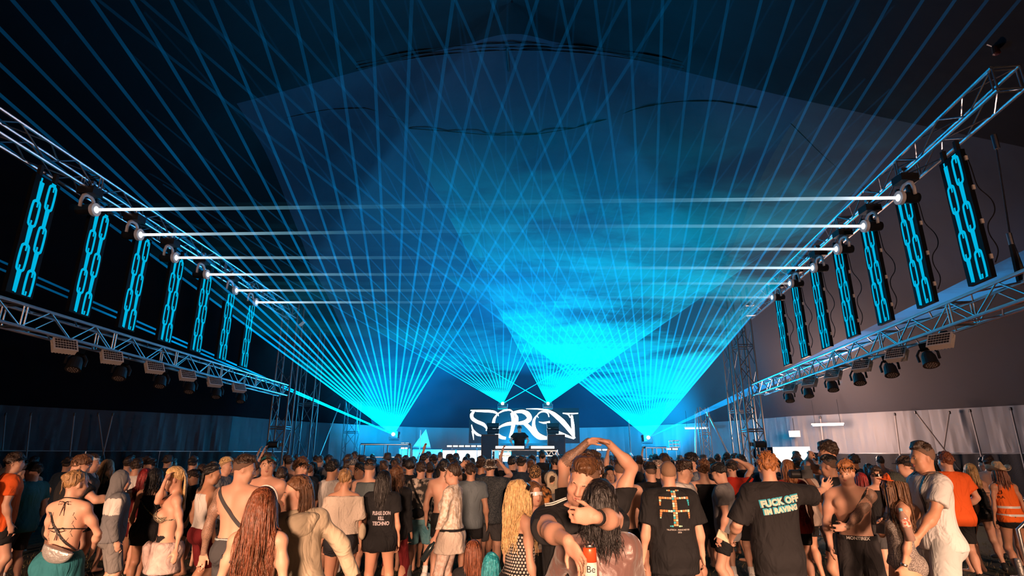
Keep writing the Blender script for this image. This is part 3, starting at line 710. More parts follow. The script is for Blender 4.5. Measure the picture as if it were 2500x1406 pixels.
# seams of the roof membrane, laid on the roof surface
seam_m = pmat('roof_seam', (.012,.014,.02), .7)
def seam(pts, r, label, m=seam_m):
    P = [on_roof(*q) for q in pts]; P = np.array(P); P[:,2] -= .02
    t = np.linspace(0, 1, len(P)); tt = np.linspace(0, 1, len(P)*3); P = np.stack([np.interp(tt, t, P[:,i]) for i in range(3)], 1)
    mb = MB(); mb.tube(P, r, 5); return mb.obj('trim_1', m, kind='structure')
arc = lambda dy: [(x, 104+dy+46*((x-1270)/400)**2) for x in range(870, 1720, 50)]
for dy in (0, 9, 17): seam(arc(dy), .013, 'seam')
seam([(1000,262+50),(1100,320),(1200,329),(1300,328),(1400,312),(1480,290),(1560,262),(1650,246),(1750,245),(1850,262)], .014, 'seam')
seam([(700,285),(800,265),(900,262),(1000,300)], .012, 'seam')
seam([(1930,300),(2000,370),(2080,440),(2150,480)], .012, 'seam')
mb = MB(); a = on_roof(1238, 112); b = on_roof(1243, 170); mb.tube([a-[0,0,.05], b-[0,0,.05]], .03, 6); mb.obj('trim_2', seam_m, kind='structure')

# exit sign over the doorway and wall lamps
def wall_at(px, k=.95):
    best = min(np.arange(-20, 75, .25), key=lambda a: abs(1250+1428*wallP(a, k)[0]/wallP(a, k)[1]-px)); return wallP(best, k)
x, y = wall_at(1945); z = atY(1945, 1059, y)[2]; ex = empty('exit_sign', (x, y, z), math.radians(-42), label='lit white exit sign above the open doorway', cat='sign')
mb = MB(); mb.box((0,.03,0), (.34,.05,.20)); mb.obj('case', white_plastic, ex); mb = MB(); mb.box((0,0,0), (.30,.012,.16)); mb.obj('lit_face', emat('exit_face', (.92,1.,.86), 3.0), ex); mb = MB(); mb.tube([(0,.03,.1), (0,.03,.5)], .01, 5); mb.obj('hanger', dark_metal, ex)
for px, py, lab in ((2030, 1037, 'glowing strip lamp on the right tent wall above the crowd'), (1700, 1045, 'glowing strip lamp behind the short lattice tower')):
    x, y = wall_at(px, .93) if px > 1800 else (atY(px, py, 22.5)[0], 22.5); z = atY(px, py, y)[2]; o = empty('strip_lamp', (x, y, z), math.radians(-35 if px > 1800 else -15), label=lab, cat='lamp')
    mb = MB(); mb.box((0,0,.03), (.9,.09,.04)); mb.obj('lamp_housing', white_plastic, o); mb = MB(); mb.tube([(-.42,0,0), (.42,0,0)], .028, 8); mb.obj('tube', emat('strip_glow', (1.,.93,.86), 9.), o)
    for q in (-.35,.35): mb = MB(); mb.tube([(q,0,.05), (q,0,EAVE+.4-z)], .006, 4); mb.obj('hanging_wire', dark_metal, o)
# ---------------------------------------------------------------- truss rig
from mathutils import Vector, Quaternion, Matrix
UNIT = {}; tower_alu = pmat('weathered_steel', (.16,.165,.175), .42, .6)
def rod_mesh(L, r, m, n=6):
    key = (round(L, 3), r, m.name, n)
    if key not in UNIT: mb = MB(); mb.tube([(0,0,0), (0,0,L)], r, n); UNIT[key] = mb.mesh('rod', m)
    return UNIT[key]
def rod(name, a, b, r, m, parent, n=6):
    a, b = Vector(a), Vector(b); d = b-a; o = obj(name, rod_mesh(d.length, r, m, n), parent, a)
    o.rotation_mode = 'QUATERNION'; o.rotation_quaternion = d.to_track_quat('Z', 'Y'); return o
def truss(p0, p1, size, bay, label, up=(0,0,1), rc=.025, rb=.011, name='box_truss', group=None):
    alu = tower_alu if name == 'lattice_tower' else MATS['aluminium']
    p0, p1 = np.array(p0, float), np.array(p1, float); d = p1-p0; L = np.linalg.norm(d); d /= L
    a = nrm(np.cross(d, up)); b = np.cross(a, d); h = size/2
    root = empty(name, tuple(p0), label=label, cat='truss', group=group); P = lambda t, i, j: d*t+a*h*i+b*h*j
    for i, j in ((-1,-1), (1,-1), (1,1), (-1,1)): rod('chord', P(0,i,j), P(L,i,j), rc, alu, root, 8)
    n = max(2, int(round(L/bay))); st = L/n; cs = [(-1,-1), (1,-1), (1,1), (-1,1)]
    for k in range(n):
        for q in range(4):
            i0, j0 = cs[q]; i1, j1 = cs[(q+1) % 4]
            if k % 2: i0, j0, i1, j1 = i1, j1, i0, j0
            rod('brace', P(k*st,i0,j0), P((k+1)*st,i1,j1), rb, alu, root)
        if k % 4 == 0:
            for dt in (0, .06):
                for q in range(4):
                    i0, j0 = cs[q]; i1, j1 = cs[(q+1) % 4]; rod('brace', P(k*st+dt,i0,j0), P(k*st+dt,i1,j1), rb, alu, root)
    return root
RX = lambda Y: 5.92+(Y-6.9)*.121
truss((-6.8,2.0,5.95), (-6.8,17.0,5.95), .30, .52, 'upper lattice truss on the left, over the hanging chain screens')
truss((-6.8,2.0,3.60), (-6.8,16.9,3.60), .30, .45, 'lower lattice truss on the left, under the hanging chain screens')
truss((RX(5.55),5.55,5.98), (RX(16.6),16.6,5.85), .30, .52, 'upper lattice truss on the right, over the hanging chain screens')
truss((RX(1.8),1.8,3.60), (RX(16.2),16.2,3.55), .30, .45, 'lower lattice truss on the right, under the hanging chain screens')
truss((RX(4.6)+.1,4.3,6.5), (RX(4.6)+1.6,4.3,6.5), .30, .5, 'short dark truss at the upper right corner')
# ---- hanging chain screens
scr_m = pmat('led_face_off', (.003,.004,.006), .6, spec=.2); cell_m = emat('chain_graphic', (.0,.46,.76), 1.0)
def chain_mesh(w, hgt):
    V = []; F = []
    def ring(cx, cz, rw, rh, t, a0=0, a1=360):
        n = 28; b = len(V)
        for k in range(n+1):
            a = math.radians(a0+(a1-a0)*k/n); c, s_ = math.cos(a), math.sin(a)
            q = lambda rr, hh: (cx+rr*c, 0, max(-hgt/2, min(hgt/2, cz+(hh-rr)*(1 if s_ > 0 else -1)*min(1, abs(s_)*3)+rr*s_)))
            V.append(q(rw, rh)); V.append(q(rw-t, rh-t))
        for k in range(n): F.append((b+2*k, b+2*k+1, b+2*k+3, b+2*k+2))
    def bar(cx, z0, z1, ww):
        z0, z1 = max(z0, -hgt/2), min(z1, hgt/2)
        if z1 <= z0: return
        b = len(V); V.extend([(cx-ww*.8, -.001, z0), (cx+ww*.8, -.001, z0), (cx+ww, -.001, z1), (cx-ww, -.001, z1)]); F.append((b, b+1, b+2, b+3))
    per = .66
    for col, off in ((-.25*w, -.16), (.25*w, .17)):
        z = -hgt/2-per+off
        while z < hgt/2+per:
            if z-.2 > -hgt/2-.12 and z+.2 < hgt/2+.12: ring(col, z, .083, .215, .040)
            bar(col, z+.17, z+per-.17, .040); bar(col+.016, z+.10, z+.18, .015); bar(col-.016, z-.18, z-.11, .015); z += per
    return mesh_from('chain_graphic', V, F, cell_m)
PW, PH = .40, 1.72; CHM = chain_mesh(PW, PH)
mb = MB(); mb.box((0,.03,0), (PW+.04,.06,PH+.04)); PANM = mb.mesh('screen_case', scr_m)
cp = np.array([(.21,.07,.8), (.23,.09,.5), (.22,.08,.30), (.30,.14,.18), (.34,.17,.02), (.31,.15,-.12), (.23,.09,-.16), (.22,.08,-.34), (.27,.11,-.46), (.28,.12,-.58), (.22,.08,-.7)]); tq = np.linspace(0, 1, len(cp)); tz = np.linspace(0, 1, 50); cp = np.stack([np.interp(tz, tq, cp[:,i]) for i in range(3)], 1)
for _ in range(12): cp[1:-1] = (cp[:-2]+2*cp[1:-1]+cp[2:])/4
mb = MB(); mb.tube(cp, .007, 5); CABM = mb.mesh('cable', dark_metal)
mb = MB(); mb.box((0,0,0), (.035,.03,.06)); CONM = mb.mesh('connector', white_plastic)
mb = MB(); mb.box((0,0,0), (.05,.05,.16)); BRKM = mb.mesh('hanging_bracket', dark_metal)
LP = [7.46+1.123*i for i in range(7)]; RP = [6.78+1.165*i for i in range(7)]
ORD = ['nearest', 'second nearest', 'third nearest', 'middle', 'third farthest', 'second farthest', 'farthest']
for side, ys in ((-1, LP), (1, RP)):
    for k, y in enumerate(ys):
        x = -6.8 if side < 0 else RX(y); z = 4.775 if side < 0 else 4.76
        o = empty('led_screen', (x, y, z), math.pi/2 if side < 0 else -math.pi/2-.12, label='%s hanging screen with glowing blue chains, %s row' % (ORD[k], 'left' if side < 0 else 'right'), cat='screen', group='hanging chain screens')
        obj('screen_case', PANM, o); obj('chain_graphic', CHM, o, (0,-.006,0)); obj('cable', CABM, o)
        for zz in (-.62,-.15,.32,.74): obj('connector', CONM, o, (.225,.045,zz))
        for xx in (-.14,.14): obj('hanging_bracket', BRKM, o, (xx,.03,PH/2+.1))
# ---- additive light in haze
def beam_mat(name, c0, c1, s0, L0, tail=.0, pw=1.):
    if name in MATS: return MATS[name]
    m = bpy.data.materials.new(name); m.use_nodes = True; nt = m.node_tree; N = nt.nodes.new; K = nt.links.new
    nt.nodes.remove(nt.nodes['Principled BSDF']); tc = N('ShaderNodeTexCoord'); sx = N('ShaderNodeSeparateXYZ'); K(tc.outputs['Object'], sx.inputs[0])
    d = N('ShaderNodeMath'); d.operation = 'DIVIDE'; K(sx.outputs['Z'], d.inputs[0]); d.inputs[1].default_value = -L0
    e = N('ShaderNodeMath'); e.operation = 'EXPONENT'; K(d.outputs[0], e.inputs[0])
    ad = N('ShaderNodeMath'); ad.operation = 'MULTIPLY_ADD'; K(e.outputs[0], ad.inputs[0]); ad.inputs[1].default_value = s0; ad.inputs[2].default_value = tail
    mx = N('ShaderNodeMixRGB'); K(e.outputs[0], mx.inputs[0]); mx.inputs[1].default_value = (*c1,1); mx.inputs[2].default_value = (*c0,1)
    nz = N('ShaderNodeTexNoise'); nz.inputs['Scale'].default_value = .9; nz.inputs['Detail'].default_value = 3; g = N('ShaderNodeNewGeometry'); K(g.outputs['Position'], nz.inputs['Vector'])
    mr = N('ShaderNodeMapRange'); mr.inputs[1].default_value = .3; mr.inputs[2].default_value = .7; mr.inputs[3].default_value = .6; mr.inputs[4].default_value = 1.35; K(nz.outputs['Fac'], mr.inputs[0])
    mu = N('ShaderNodeMath'); mu.operation = 'MULTIPLY'; K(ad.outputs[0], mu.inputs[0]); K(mr.outputs[0], mu.inputs[1])
    em = N('ShaderNodeEmission'); K(mx.outputs[0], em.inputs[0]); K(mu.outputs[0], em.inputs[1])
    tr = N('ShaderNodeBsdfTransparent'); a = N('ShaderNodeAddShader'); K(em.outputs[0], a.inputs[0]); K(tr.outputs[0], a.inputs[1]); K(a.outputs[0], nt.nodes['Material Output'].inputs[0])
    m.cycles.emission_sampling = 'NONE'; MATS[name] = m; return m
BM = {}
def beam(name, a, d, L, r0, r1, m, parent, world=True):
    key = (round(L,2), r0, r1, m.name)
    if key not in BM:
        mb = MB(); zz = [0, L*.08, L*.3, L*.6, L]; mb.tube([(0,0,z) for z in zz], [r0+(r1-r0)*z/L for z in zz], 8, cap=False); BM[key] = mb.mesh(name, m, True)
    o = obj(name, BM[key], parent, a); o.rotation_mode = 'QUATERNION'; o.rotation_quaternion = Vector(d).to_track_quat('Z', 'Y')
    o.visible_shadow = True; return o
# ---- moving head lamps with white beams
white_beam = beam_mat('white_beam', (1.,.95,.92), (.05,.42,.62), .85, 1.5, .002)
lens_m = emat('hot_lens', (1.,.93,.85), 5., False); grey_arm = pmat('grey_arm', (.75,.72,.70), .4)
def moving_head(p, sx, tilt, label, power=1.):
    """p: centre of the lens; the head looks along sx*X"""
    o = empty('moving_head', tuple(p), label=label, cat='stage light', group='moving heads under the upper trusses')
    Rx = np.array([[0,0,sx],[0,1,0],[-sx,0,0]], float) if True else None     # local z -> sx*X
    hd = MB(); hd.lathe([(.04,-.30),(.075,-.29),(.085,-.22),(.085,-.06),(.10,-.05),(.10,-.015),(.088,-.012),(.086,0)], 16, (0,0,0), Rx); h = hd.obj('lamp_head', dark_metal, o, smooth=True)
    rg = MB(); rg.lathe([(.085,-.05),(.104,-.05),(.104,.004),(.052,.004)], 18, (0,0,0), Rx); rg.obj('bezel', grey_arm, h, smooth=False)
    ln = MB(); ln.lathe([(.001,.012),(.035,.009),(.052,.004)], 16, (0,0,0), Rx); ln.obj('lens', lens_m, h, smooth=True)
    yk = MB(); pts = [(-sx*.16,-.13,0), (-sx*.16,-.135,.10), (-sx*.16,-.11,.19), (-sx*.16,-.05,.235), (-sx*.16,.05,.235), (-sx*.16,.11,.19), (-sx*.16,.135,.10), (-sx*.16,.13,0)]
    yk.tube(pts, .033, 8, flat=.6, up=(1,0,0)); yk.obj('yoke', grey_arm, o, smooth=True)
    bs = MB(); bs.box((-sx*.16,0,.30), (.26,.22,.11)); bs.box((-sx*.16,0,.36), (.20,.16,.03)); bs.obj('base_box', dark_metal, o)
    cl = MB(); cl.tube([(-sx*.16,0,.37), (-sx*.16,0,.47)], .02, 6); cl.box((-sx*.16,0,.46), (.09,.06,.05)); cl.obj('clamp', alu, o)
    if power: beam('light_beam', (sx*.02,0,0), (sx, 0, .012*tilt), 12.2, .024, .045, white_beam if power == 1 else weak_beam, o)
    return o
weak_beam = beam_mat('weak_white_beam', (1.,.95,.92), (.05,.42,.62), .16, 1.6, .012)
LH = [(235,512),(343,573),(430,629),(507,670),(577,709),(626,738)]; RH = [(2193,483),(2108,552),(2042,608),(1984,654),(1928,692),(1885,726)]
for k, q in enumerate(LH): p = atX(q[0], q[1], -6.50); moving_head(p, 1, 1 if k < 2 else 0, '%s moving head lamp on the left upper truss, beaming right' % ORD[k if k < 5 else 6])
for k, q in enumerate(RH):
    X = 6.; 
    for _ in range(6): p = atX(q[0], q[1], X); X = RX(p[1])-.28
    moving_head(p, -1, -1 if k == 0 else 0, '%s moving head lamp on the right upper truss, beaming left' % ORD[k if k < 5 else 6], 1 if k < 4 else .5)
# ---- strobes and wash lights under the lower trusses
cell_dark = pmat('led_cell', (.05,.04,.04), .15); par_lens = pmat('par_lens', (.25,.22,.22), .1, coat=.5)
def strobe_proto():
    o = empty('strobe_panel'); b = MB(); R = rotx(-.0)
    b.box((0,0,-.13), (.36,.12,.24)); b.box((0,-.055,-.13), (.38,.02,.26)); b.obj('housing', white_plastic, o)
    for i in range(4): 
        f = MB()
        for j in range(8): f.box((-.147+.042*j,-.068,-.215+.056*i), (.032,.006,.038))
        f.obj('cell_row', cell_dark, o)['kind'] = 'stuff'
    for sx in (-1,1):
        a = MB(); a.tube([(sx*.19,.0,-.12), (sx*.19,.02,-.02), (sx*.14,.04,.05), (sx*.05,.05,.08)], .018, 6, flat=.5); a.obj('bracket_arm', white_plastic, o)
    c = MB(); c.box((0,.05,.10), (.10,.05,.06)); c.obj('clamp', dark_metal, o)
    fin = MB()
    for i in range(7): fin.box((-.15+.05*i,.075,-.13), (.012,.04,.20))
    fin.obj('cooling_fins', white_plastic, o)['kind'] = 'stuff'; return o
def par_proto():
    o = empty('wash_light'); b = MB(); b.lathe([(.03,.16),(.08,.15),(.11,.08),(.125,-.08),(.13,-.10),(.115,-.10)], 18); b.obj('lamp_head', dark_metal, o, smooth=False)
    l = MB(); l.lathe([(.001,-.102),(.116,-.10)], 18)
    ln = l.obj('lens_plate', pmat('par_plate', (.03,.028,.028), .3), o)
    d = MB()
    for rr, nn in ((0,1), (.04,6), (.078,12)):
        for j in range(nn):
            a = 2*math.pi*j/nn; d.lathe([(.012,-.100),(.015,-.106),(.004,-.112)], 8, (rr*math.cos(a), rr*math.sin(a), 0))
    d.obj('lens_array', par_lens, ln)['kind'] = 'stuff'
    y = MB(); y.tube([(-.15,0,0), (-.155,0,.14), (-.10,0,.23), (.10,0,.23), (.155,0,.14), (.15,0,0)], .022, 6, flat=.5, up=(0,1,0)); y.obj('yoke', dark_metal, o)
    c = MB(); c.box((0,0,.28), (.16,.12,.10)); c.obj('base_box', dark_metal, o); return o
SP, PP = strobe_proto(), par_proto(); used = [0, 0]
LS = [(150,857),(265,887),(370,912),(450,935),(517,951),(577,964)]; LW = [(184,882),(294,910),(392,933),(463,949),(528,967),(588,974)]
RS = [(2303,836),(2196,874),(2112,905),(2040,922),(1982,938),(1934,952)]; RW = [(2266,862),(2172,890),(2096,916),(2032,938),(1973,955),(1927,966)]
O6 = ['nearest', 'second nearest', 'third nearest', 'third farthest', 'second farthest', 'farthest']
def put(proto, k, p, rot, label, group, cat):
    o = proto if not used[k] else copy_tree(proto); used[k] = 1; o.scale = (.82,)*3; o.location = p; o.rotation_euler = rot; tag(o, label, cat, group)
for i in range(6):
    p = atX(LS[i][0], LS[i][1], -6.72); put(SP, 0, (p[0], p[1], 3.42), (math.radians(-34), 0, math.radians(58)), '%s white strobe panel under the left lower truss' % O6[i], 'white strobe panels under the lower trusses', 'stage light')
    p = atX(LW[i][0], LW[i][1], -6.70); put(PP, 1, (p[0], p[1], 3.10), (math.radians(-22), math.radians(8), math.radians(40)), '%s round black wash light under the left lower truss' % O6[i], 'black wash lights under the lower trusses', 'stage light')
    X = 6.3
    for _ in range(6): p = atX(RS[i][0], RS[i][1], X); X = RX(p[1])+.05
    put(SP, 0, (p[0], p[1], 3.40), (math.radians(-34), 0, math.radians(-62)), '%s white strobe panel under the right lower truss' % O6[i], 'white strobe panels under the lower trusses', 'stage light')
    X = 6.3
    for _ in range(6): p = atX(RW[i][0], RW[i][1], X); X = RX(p[1])
    put(PP, 1, (p[0], p[1], 3.10), (math.radians(-22), math.radians(-8), math.radians(-40)), '%s round black wash light under the right lower truss' % O6[i], 'black wash lights under the lower trusses', 'stage light')
# ---- towers and stays
truss((-6.85,17.1,0), (-6.85,17.1,min(7.6,roofZ(-7.2,17.4)-.2)), .46, .62, 'left lattice tower carrying the end of the lower truss', up=(0,1,0), rc=.03, rb=.013, name='lattice_tower')
truss((-6.75,18.9,0), (-6.75,18.9,roofZ(-7.1,19.2)-.2), .50, .8, 'slim king pole lattice just behind the left tower', up=(0,1,0), rc=.026, rb=.010, name='lattice_tower')
truss((6.85,16.5,0), (6.85,16.5,min(7.4,roofZ(7.2,16.8)-.2)), .46, .62, 'right lattice tower beside the lit doorway', up=(0,1,0), rc=.03, rb=.013, name='lattice_tower')
truss((7.0,17.6,0), (7.0,17.6,roofZ(7.3,17.9)-.2), .50, .8, 'slim king pole lattice just behind the right tower', up=(0,1,0), rc=.026, rb=.010, name='lattice_tower')
truss((-6.55,23.6,0), (-6.55,23.6,3.9), .50, .6, 'distant lattice tower left of the left laser', up=(0,1,0), rc=.022, rb=.010, name='lattice_tower')
truss((6.65,20.0,0), (6.65,20.0,3.35), .29, .30, 'short lattice tower with two slanting struts, right of the lasers', up=(0,1,0), rc=.022, rb=.009, name='lattice_tower')
def stay(a, b, r, label, m=alu, name='strut'): mb = MB(); mb.tube([a, b], r, 7); mb.tube([np.array(a)*.98+np.array(b)*.02, np.array(a)*.96+np.array(b)*.04], r*1.6, 7); return tag(mb.obj(name, m), label, 'strut')
stay((6.4,20.0,3.2), (6.0,19.6,0), .03, 'steel strut slanting left from the short lattice tower'); stay((6.8,20.0,3.2), (7.9,19.4,0), .035, 'steel strut slanting right from the short lattice tower')
q = atY(830, 985, 23); r_ = atY(770, 1108, 22); stay(tuple(q), (r_[0]-.35, 22, 0), .022, 'pale guy strut slanting down left of the far tower')
def chain_hoist(px0, py0, px1, py1, Y, label):
    a, b = atY(px0, py0, Y), atY(px1, py1, Y); o = empty('hoist_cable', tuple(a), label=label, cat='cable'); rod('cable', (0,0,0), b-a, .012, alu, o)
    m1 = MB(); m1.tube([(0,0,.1), (0,0,-.12)], .035, 8); m1.obj('hook_block', alu, o); m2 = MB(); m2.tube([b-a+[0,0,.12], b-a-[0,0,.05]], .03, 8); m2.obj('shackle', alu, o)
    return b
b = chain_hoist(2430, 345, 2468, 590, 7.0, 'hanging steel hoist cable at the upper right')
o = empty('truss_sling', tuple(b), label='black delta sling holding the right lower truss', cat='sling')
rod('sling_leg', (0,0,-.05), (-.12,-.1,-.62), .035, dark_metal, o); rod('sling_leg', (0,0,-.05), (.16,.1,-.60), .035, dark_metal, o)
a = on_roof(2428, 112); o = empty('work_lamp', (a[0],a[1],a[2]-.1), label='small dim red lamp hanging near the roof, upper right', cat='lamp')
m1 = MB(); m1.lathe([(.02,.1),(.05,.08),(.06,-.06),(.03,-.08)], 10); m1.obj('lamp_body', pmat('red_glass', (.25,.05,.03), .3), o); m1 = MB(); m1.tube([(0,0,.08), (-.12,.0,.14)], .02, 6); m1.obj('lamp_bracket', alu, o)
# foil scraps caught in the air by the left beams
p = atY(728, 793, 14.); mb = MB(); mb.add([(0,0,0), (.10,.02,.10), (.15,.05,.07), (.05,.03,-.04), (.01,.01,.004), (.11,.03,.104), (.16,.06,.074), (.06,.04,-.036)], [(0,1,2,3),(4,7,6,5),(0,4,5,1),(1,5,6,2),(2,6,7,3),(3,7,4,0)]); tag(mb.obj('streamer', white_plastic), 'small white paper scrap floating among the left laser beams', 'confetti').location = p
# ---------------------------------------------------------------- stage
deck_m = pmat('stage_deck', (.03,.03,.035), .7, bump=(30,.2)); cloth_b = pmat('stage_skirt', (.01,.011,.014), .9)
SY = 21.6; CXs = .42
st = empty('stage', label='low black stage deck with a skirt, behind the crowd', cat='stage')
mb = MB(); mb.box((.3,24.3,1.04), (11.5,5.4,.12)); mb.obj('deck', deck_m, st)
for i in range(8): mb = MB(); mb.box((-4.7+1.43*i,21.62,.49), (1.40,.03,.98)); mb.obj('skirt_panel', cloth_b, st)
# bright lit panels behind the stage, left of the booth
def plate(px0, py0, px1, py1, Y, m, name, label, cat, th=.06):
    a, b = atY(px0, py0, Y), atY(px1, py1, Y); o = empty(name, ((a[0]+b[0])/2, Y, min(a[2], b[2])), label=label, cat=cat); w, h = abs(b[0]-a[0]), abs(a[2]-b[2])
    f = MB(); f.box((0,0,h/2), (w,th,h)); f.obj('panel', m, o); g = MB()
    for zz in (0, h): 
        g = MB(); g.tube([(-w/2,-th*.6,zz), (w/2,-th*.6,zz)], .025, 6); g.obj('edge_rail', alu, o)
    for xx in (-w/2, w/2): g = MB(); g.tube([(xx,-th*.6,0), (xx,-th*.6,h)], .025, 6); g.obj('edge_rail', alu, o)
    return o
lit = emat('lit_white_panel', (1.,.86,.78), 3.0); soft = pmat('pale_drape', (.75,.62,.58), .8, bump=(6,.3)); 
plate(1080,1098,1112,1131,24.9,lit,'light_box','small glowing white panel behind the stage','light box'); plate(1114,1098,1176,1131,24.9,lit,'light_box','wide glowing white panel left of the booth','light box')
plate(1205,1103,1248,1128,24.4,lit,'light_box','pale glowing panel under the left end of the booth','light box'); plate(975,1095,1002,1128,24.9,soft,'back_panel','grey board at the left end of the stage','panel'); plate(1004,1096,1078,1131,25.0,soft,'back_panel','pale pink board between the two stage flats','panel')
mb = MB(); a = atY(1005,1095,25.3); b = atY(1040,1048,25.3); c = atY(1052,1095,25.3); mb.add([a, c, b, a+[0,.05,0], c+[0,.05,0], b+[0,.05,0]], [(0,1,2),(5,4,3),(0,3,4,1),(1,4,5,2),(2,5,3,0)]); tag(mb.obj('drape', soft), 'pointed pale drape behind the lighting stand', 'drape')
def stand(px, py, Y, label, top=None):
    b = atY(px, py, Y); o = empty('light_stand', (b[0], Y, 0 if top is None else 1.1), label=label, cat='stand'); z0 = 0 if top is None else 1.1
    rod('pole', (0,0,0), (0,0,b[2]-z0), .025, alu, o)
    for a in (0, 2.1, 4.2): rod('leg', (0,0,.75), (.45*math.cos(a),.45*math.sin(a),0), .016, alu, o)
    return o
stand(1027,1050,23.6,'tripod stand in front of the pale drape', 1); stand(1535,1025,22.4,'tall slim pole right of the raised hands', 1)
def light_bar(px0, px1, py, Y, label):
    a, b = atY(px0, py, Y), atY(px1, py, Y); n = max(2, int((px1-px0)/14)); o = empty('light_bar', tuple(a), label=label, cat='light'); w = (b[0]-a[0])
    mb = MB(); mb.box((w/2,.03,0), (w,.05,.09)); mb.obj('housing', dark_metal, o)
    for i in range(n): mb = MB(); mb.box((w*(i+.5)/n,0,0), (w/n*.78,.03,.055)); mb.obj('lit_cell', lens_m2, o)
    for xx in (w*.15, w*.85): rod('leg', (xx,.05,0), (xx,.05,1.1-a[2]), .014, alu, o)
lens_m2 = emat('bar_glow', (.85,.95,1.), 4.)
light_bar(1090,1178,1089,23.0,'row of white footlights left of the booth'); light_bar(978,999,1083,23.,'upper short white light bar at the left end'); light_bar(978,998,1094,23.,'lower short white light bar at the left end')
light_bar(1624,1656,1096,21.9,'dashed white light bar under the right laser rack'); light_bar(1455,1498,1098,22.2,'pale light bar behind the raised elbow')
for px, yy in ((1200,1100),(1183,1105),(1192,1112)): pass
# DJ booth
bo = empty('dj_booth', (CXs+.05, 22.1, 1.1), label='dj table on a truss frame with glowing front strips', cat='table')
w = 2.42; mb = MB(); mb.box((0,0,.86), (w,.75,.05)); mb.obj('table_top', deck_m, bo)
for x0, x1 in ((-1.08,-.02), (.24,1.10)): mb = MB(); mb.box(((x0+x1)/2,-.39,.925), (x1-x0,.04,.085)); mb.obj('glow_strip', emat('booth_strip', (1.,.9,.82), 3.5), bo)
for zz in (.80,.62): rod('rail', (-w/2,-.36,zz), (w/2,-.36,zz), .028, alu, bo)
for i in range(12):
    x = -w/2+.1+i*.2
    if -.5 < x < .45: continue
    rod('brace', (x,-.36,.62), (x+.1,-.36,.80), .012, alu, bo); rod('brace', (x+.1,-.36,.80), (x+.2,-.36,.62), .012, alu, bo)
for x in (-w/2, w/2):
    for y in (-.33,.33): rod('leg', (x,y,0), (x,y,.84), .03, alu, bo)
mb = MB(); mb.box((-.02,-.37,.71), (.95,.03,.20)); mb.obj('front_banner', pmat('banner', (.02,.06,.09), .7), bo)
for x in (-.75,-.25,.35,.8): mb = MB(); mb.box((x,.02,.93), (.36,.36,.09)); mb.lathe([(.13,.975),(.13,.99),(.001,.992)], 14, (x,0,0)); tag(mb.obj('deck_player', dark_metal, None), ['outer left', 'inner left', 'inner right', 'outer right'][(-.75,-.25,.35,.8).index(x)]+' black media player on the dj table', 'music player', 'media players on the booth').location = (CXs+.05, 22.1, 1.105)
# speaker stacks
def stack(px0, px1, ytop, Y, label):
    a, b = atY(px0, ytop, Y), atY(px1, ytop, Y); w = b[0]-a[0]; h = a[2]-1.1; o = empty('speaker_cabinet', ((a[0]+b[0])/2, Y, 1.1), label=label, cat='speaker')
    mb = MB(); mb.box((0,0,h/2), (w,.6,h)); mb.obj('cabinet', dark_metal, o); g = MB(); g.box((0,-.305,h/2), (w*.9,.02,h*.92)); g.obj('grille', pmat('speaker_grille', (.02,.03,.04), .6, bump=(80,.6)), o)
    return (a[0]+b[0])/2, a[2], w
for px0, px1, nm in ((1176,1217,'left'), (1336,1378,'right')):
    x, z, w = stack(px0, px1, 1061, 22.9, 'black bass cabinet to the %s of the dj table' % nm)
    for i, (zz, tl) in enumerate(((.02,-.1), (.24,.12))):
        o = empty('monitor_speaker', (x+(.12 if nm == 'left' else -.12), 22.8, z+.003+zz*0.98), label='%s wedge monitor on the %s bass cabinet' % (('lower', 'upper')[i], nm), cat='speaker')
        mb = MB(); mb.add([(-.22,-.2,0),(.22,-.2,0),(.22,.2,0),(-.22,.2,0),(-.24,-.1,.20),(.24,-.1,.20),(.24,.2,.20),(-.24,.2,.20)], [(3,2,1,0),(4,5,6,7),(0,1,5,4),(1,2,6,5),(2,3,7,6),(3,0,4,7)]); mb.obj('cabinet', dark_metal, o)
        g = MB(); g.box((0,-.165,.10), (.40,.015,.14), rotx(-.46)); g.obj('grille', pmat('speaker_grille', (.02,.03,.04), .6), o)
# letters on the back wall screen
LY = 24.7; let_m = emat('letter_glow', (.86,.97,1.), 4.5); back = emat('screen_glow', (.02,.42,.75), .55)
a, b = atY(1146, 996, LY), atY(1416, 1082, LY); sw, sh_ = b[0]-a[0], a[2]-b[2]
scn = empty('name_screen', ((a[0]+b[0])/2, LY, (a[2]+b[2])/2), label='wide lit screen with ornate white letters behind the dj', cat='screen')
mb = MB(); mb.box((0,.06,0), (sw,.06,sh_)); mb.obj('screen_panel', pmat('screen_dark', (.004,.006,.008), .5), scn)
def glyph(pts, ws, name='letter'):
    P = np.array([((x-1281)/270*sw, 0, (1039-y)/86*sh_) for x, y in pts]); t = np.linspace(0, 1, len(P)); tt = np.linspace(0, 1, len(P)*4); P = np.stack([np.interp(tt, t, P[:,i]) for i in range(3)], 1)
    for _ in range(3): P[1:-1] = (P[:-2]+2*P[1:-1]+P[2:])/4
    W = np.interp(tt, np.linspace(0, 1, len(ws)), ws)/270*sw; mb = MB(); mb.tube(P, W, 6, flat=.3, up=(0,1,0)); return mb
def letter(strokes, nm):
    root = None
    for pts, ws in strokes:
        g = glyph(pts, ws); o = g.obj('letter' if root is None else 'letter_stroke', let_m, root or scn)
        root = root or o
letter([([(1149,1002),(1165,1003),(1205,1004),(1216,1010),(1218,1016)], [1,2.5,3,2,.5]), ([(1158,1004),(1151,1012),(1153,1022),(1165,1030),(1182,1036),(1190,1046),(1188,1052)], [2,4,4,4,4,2,1]), ([(1152,1037),(1155,1050),(1166,1061),(1176,1064)], [.7,2,3,1.5]), ([(1155,1052),(1158,1074)], [2.5,.4])], 'S')
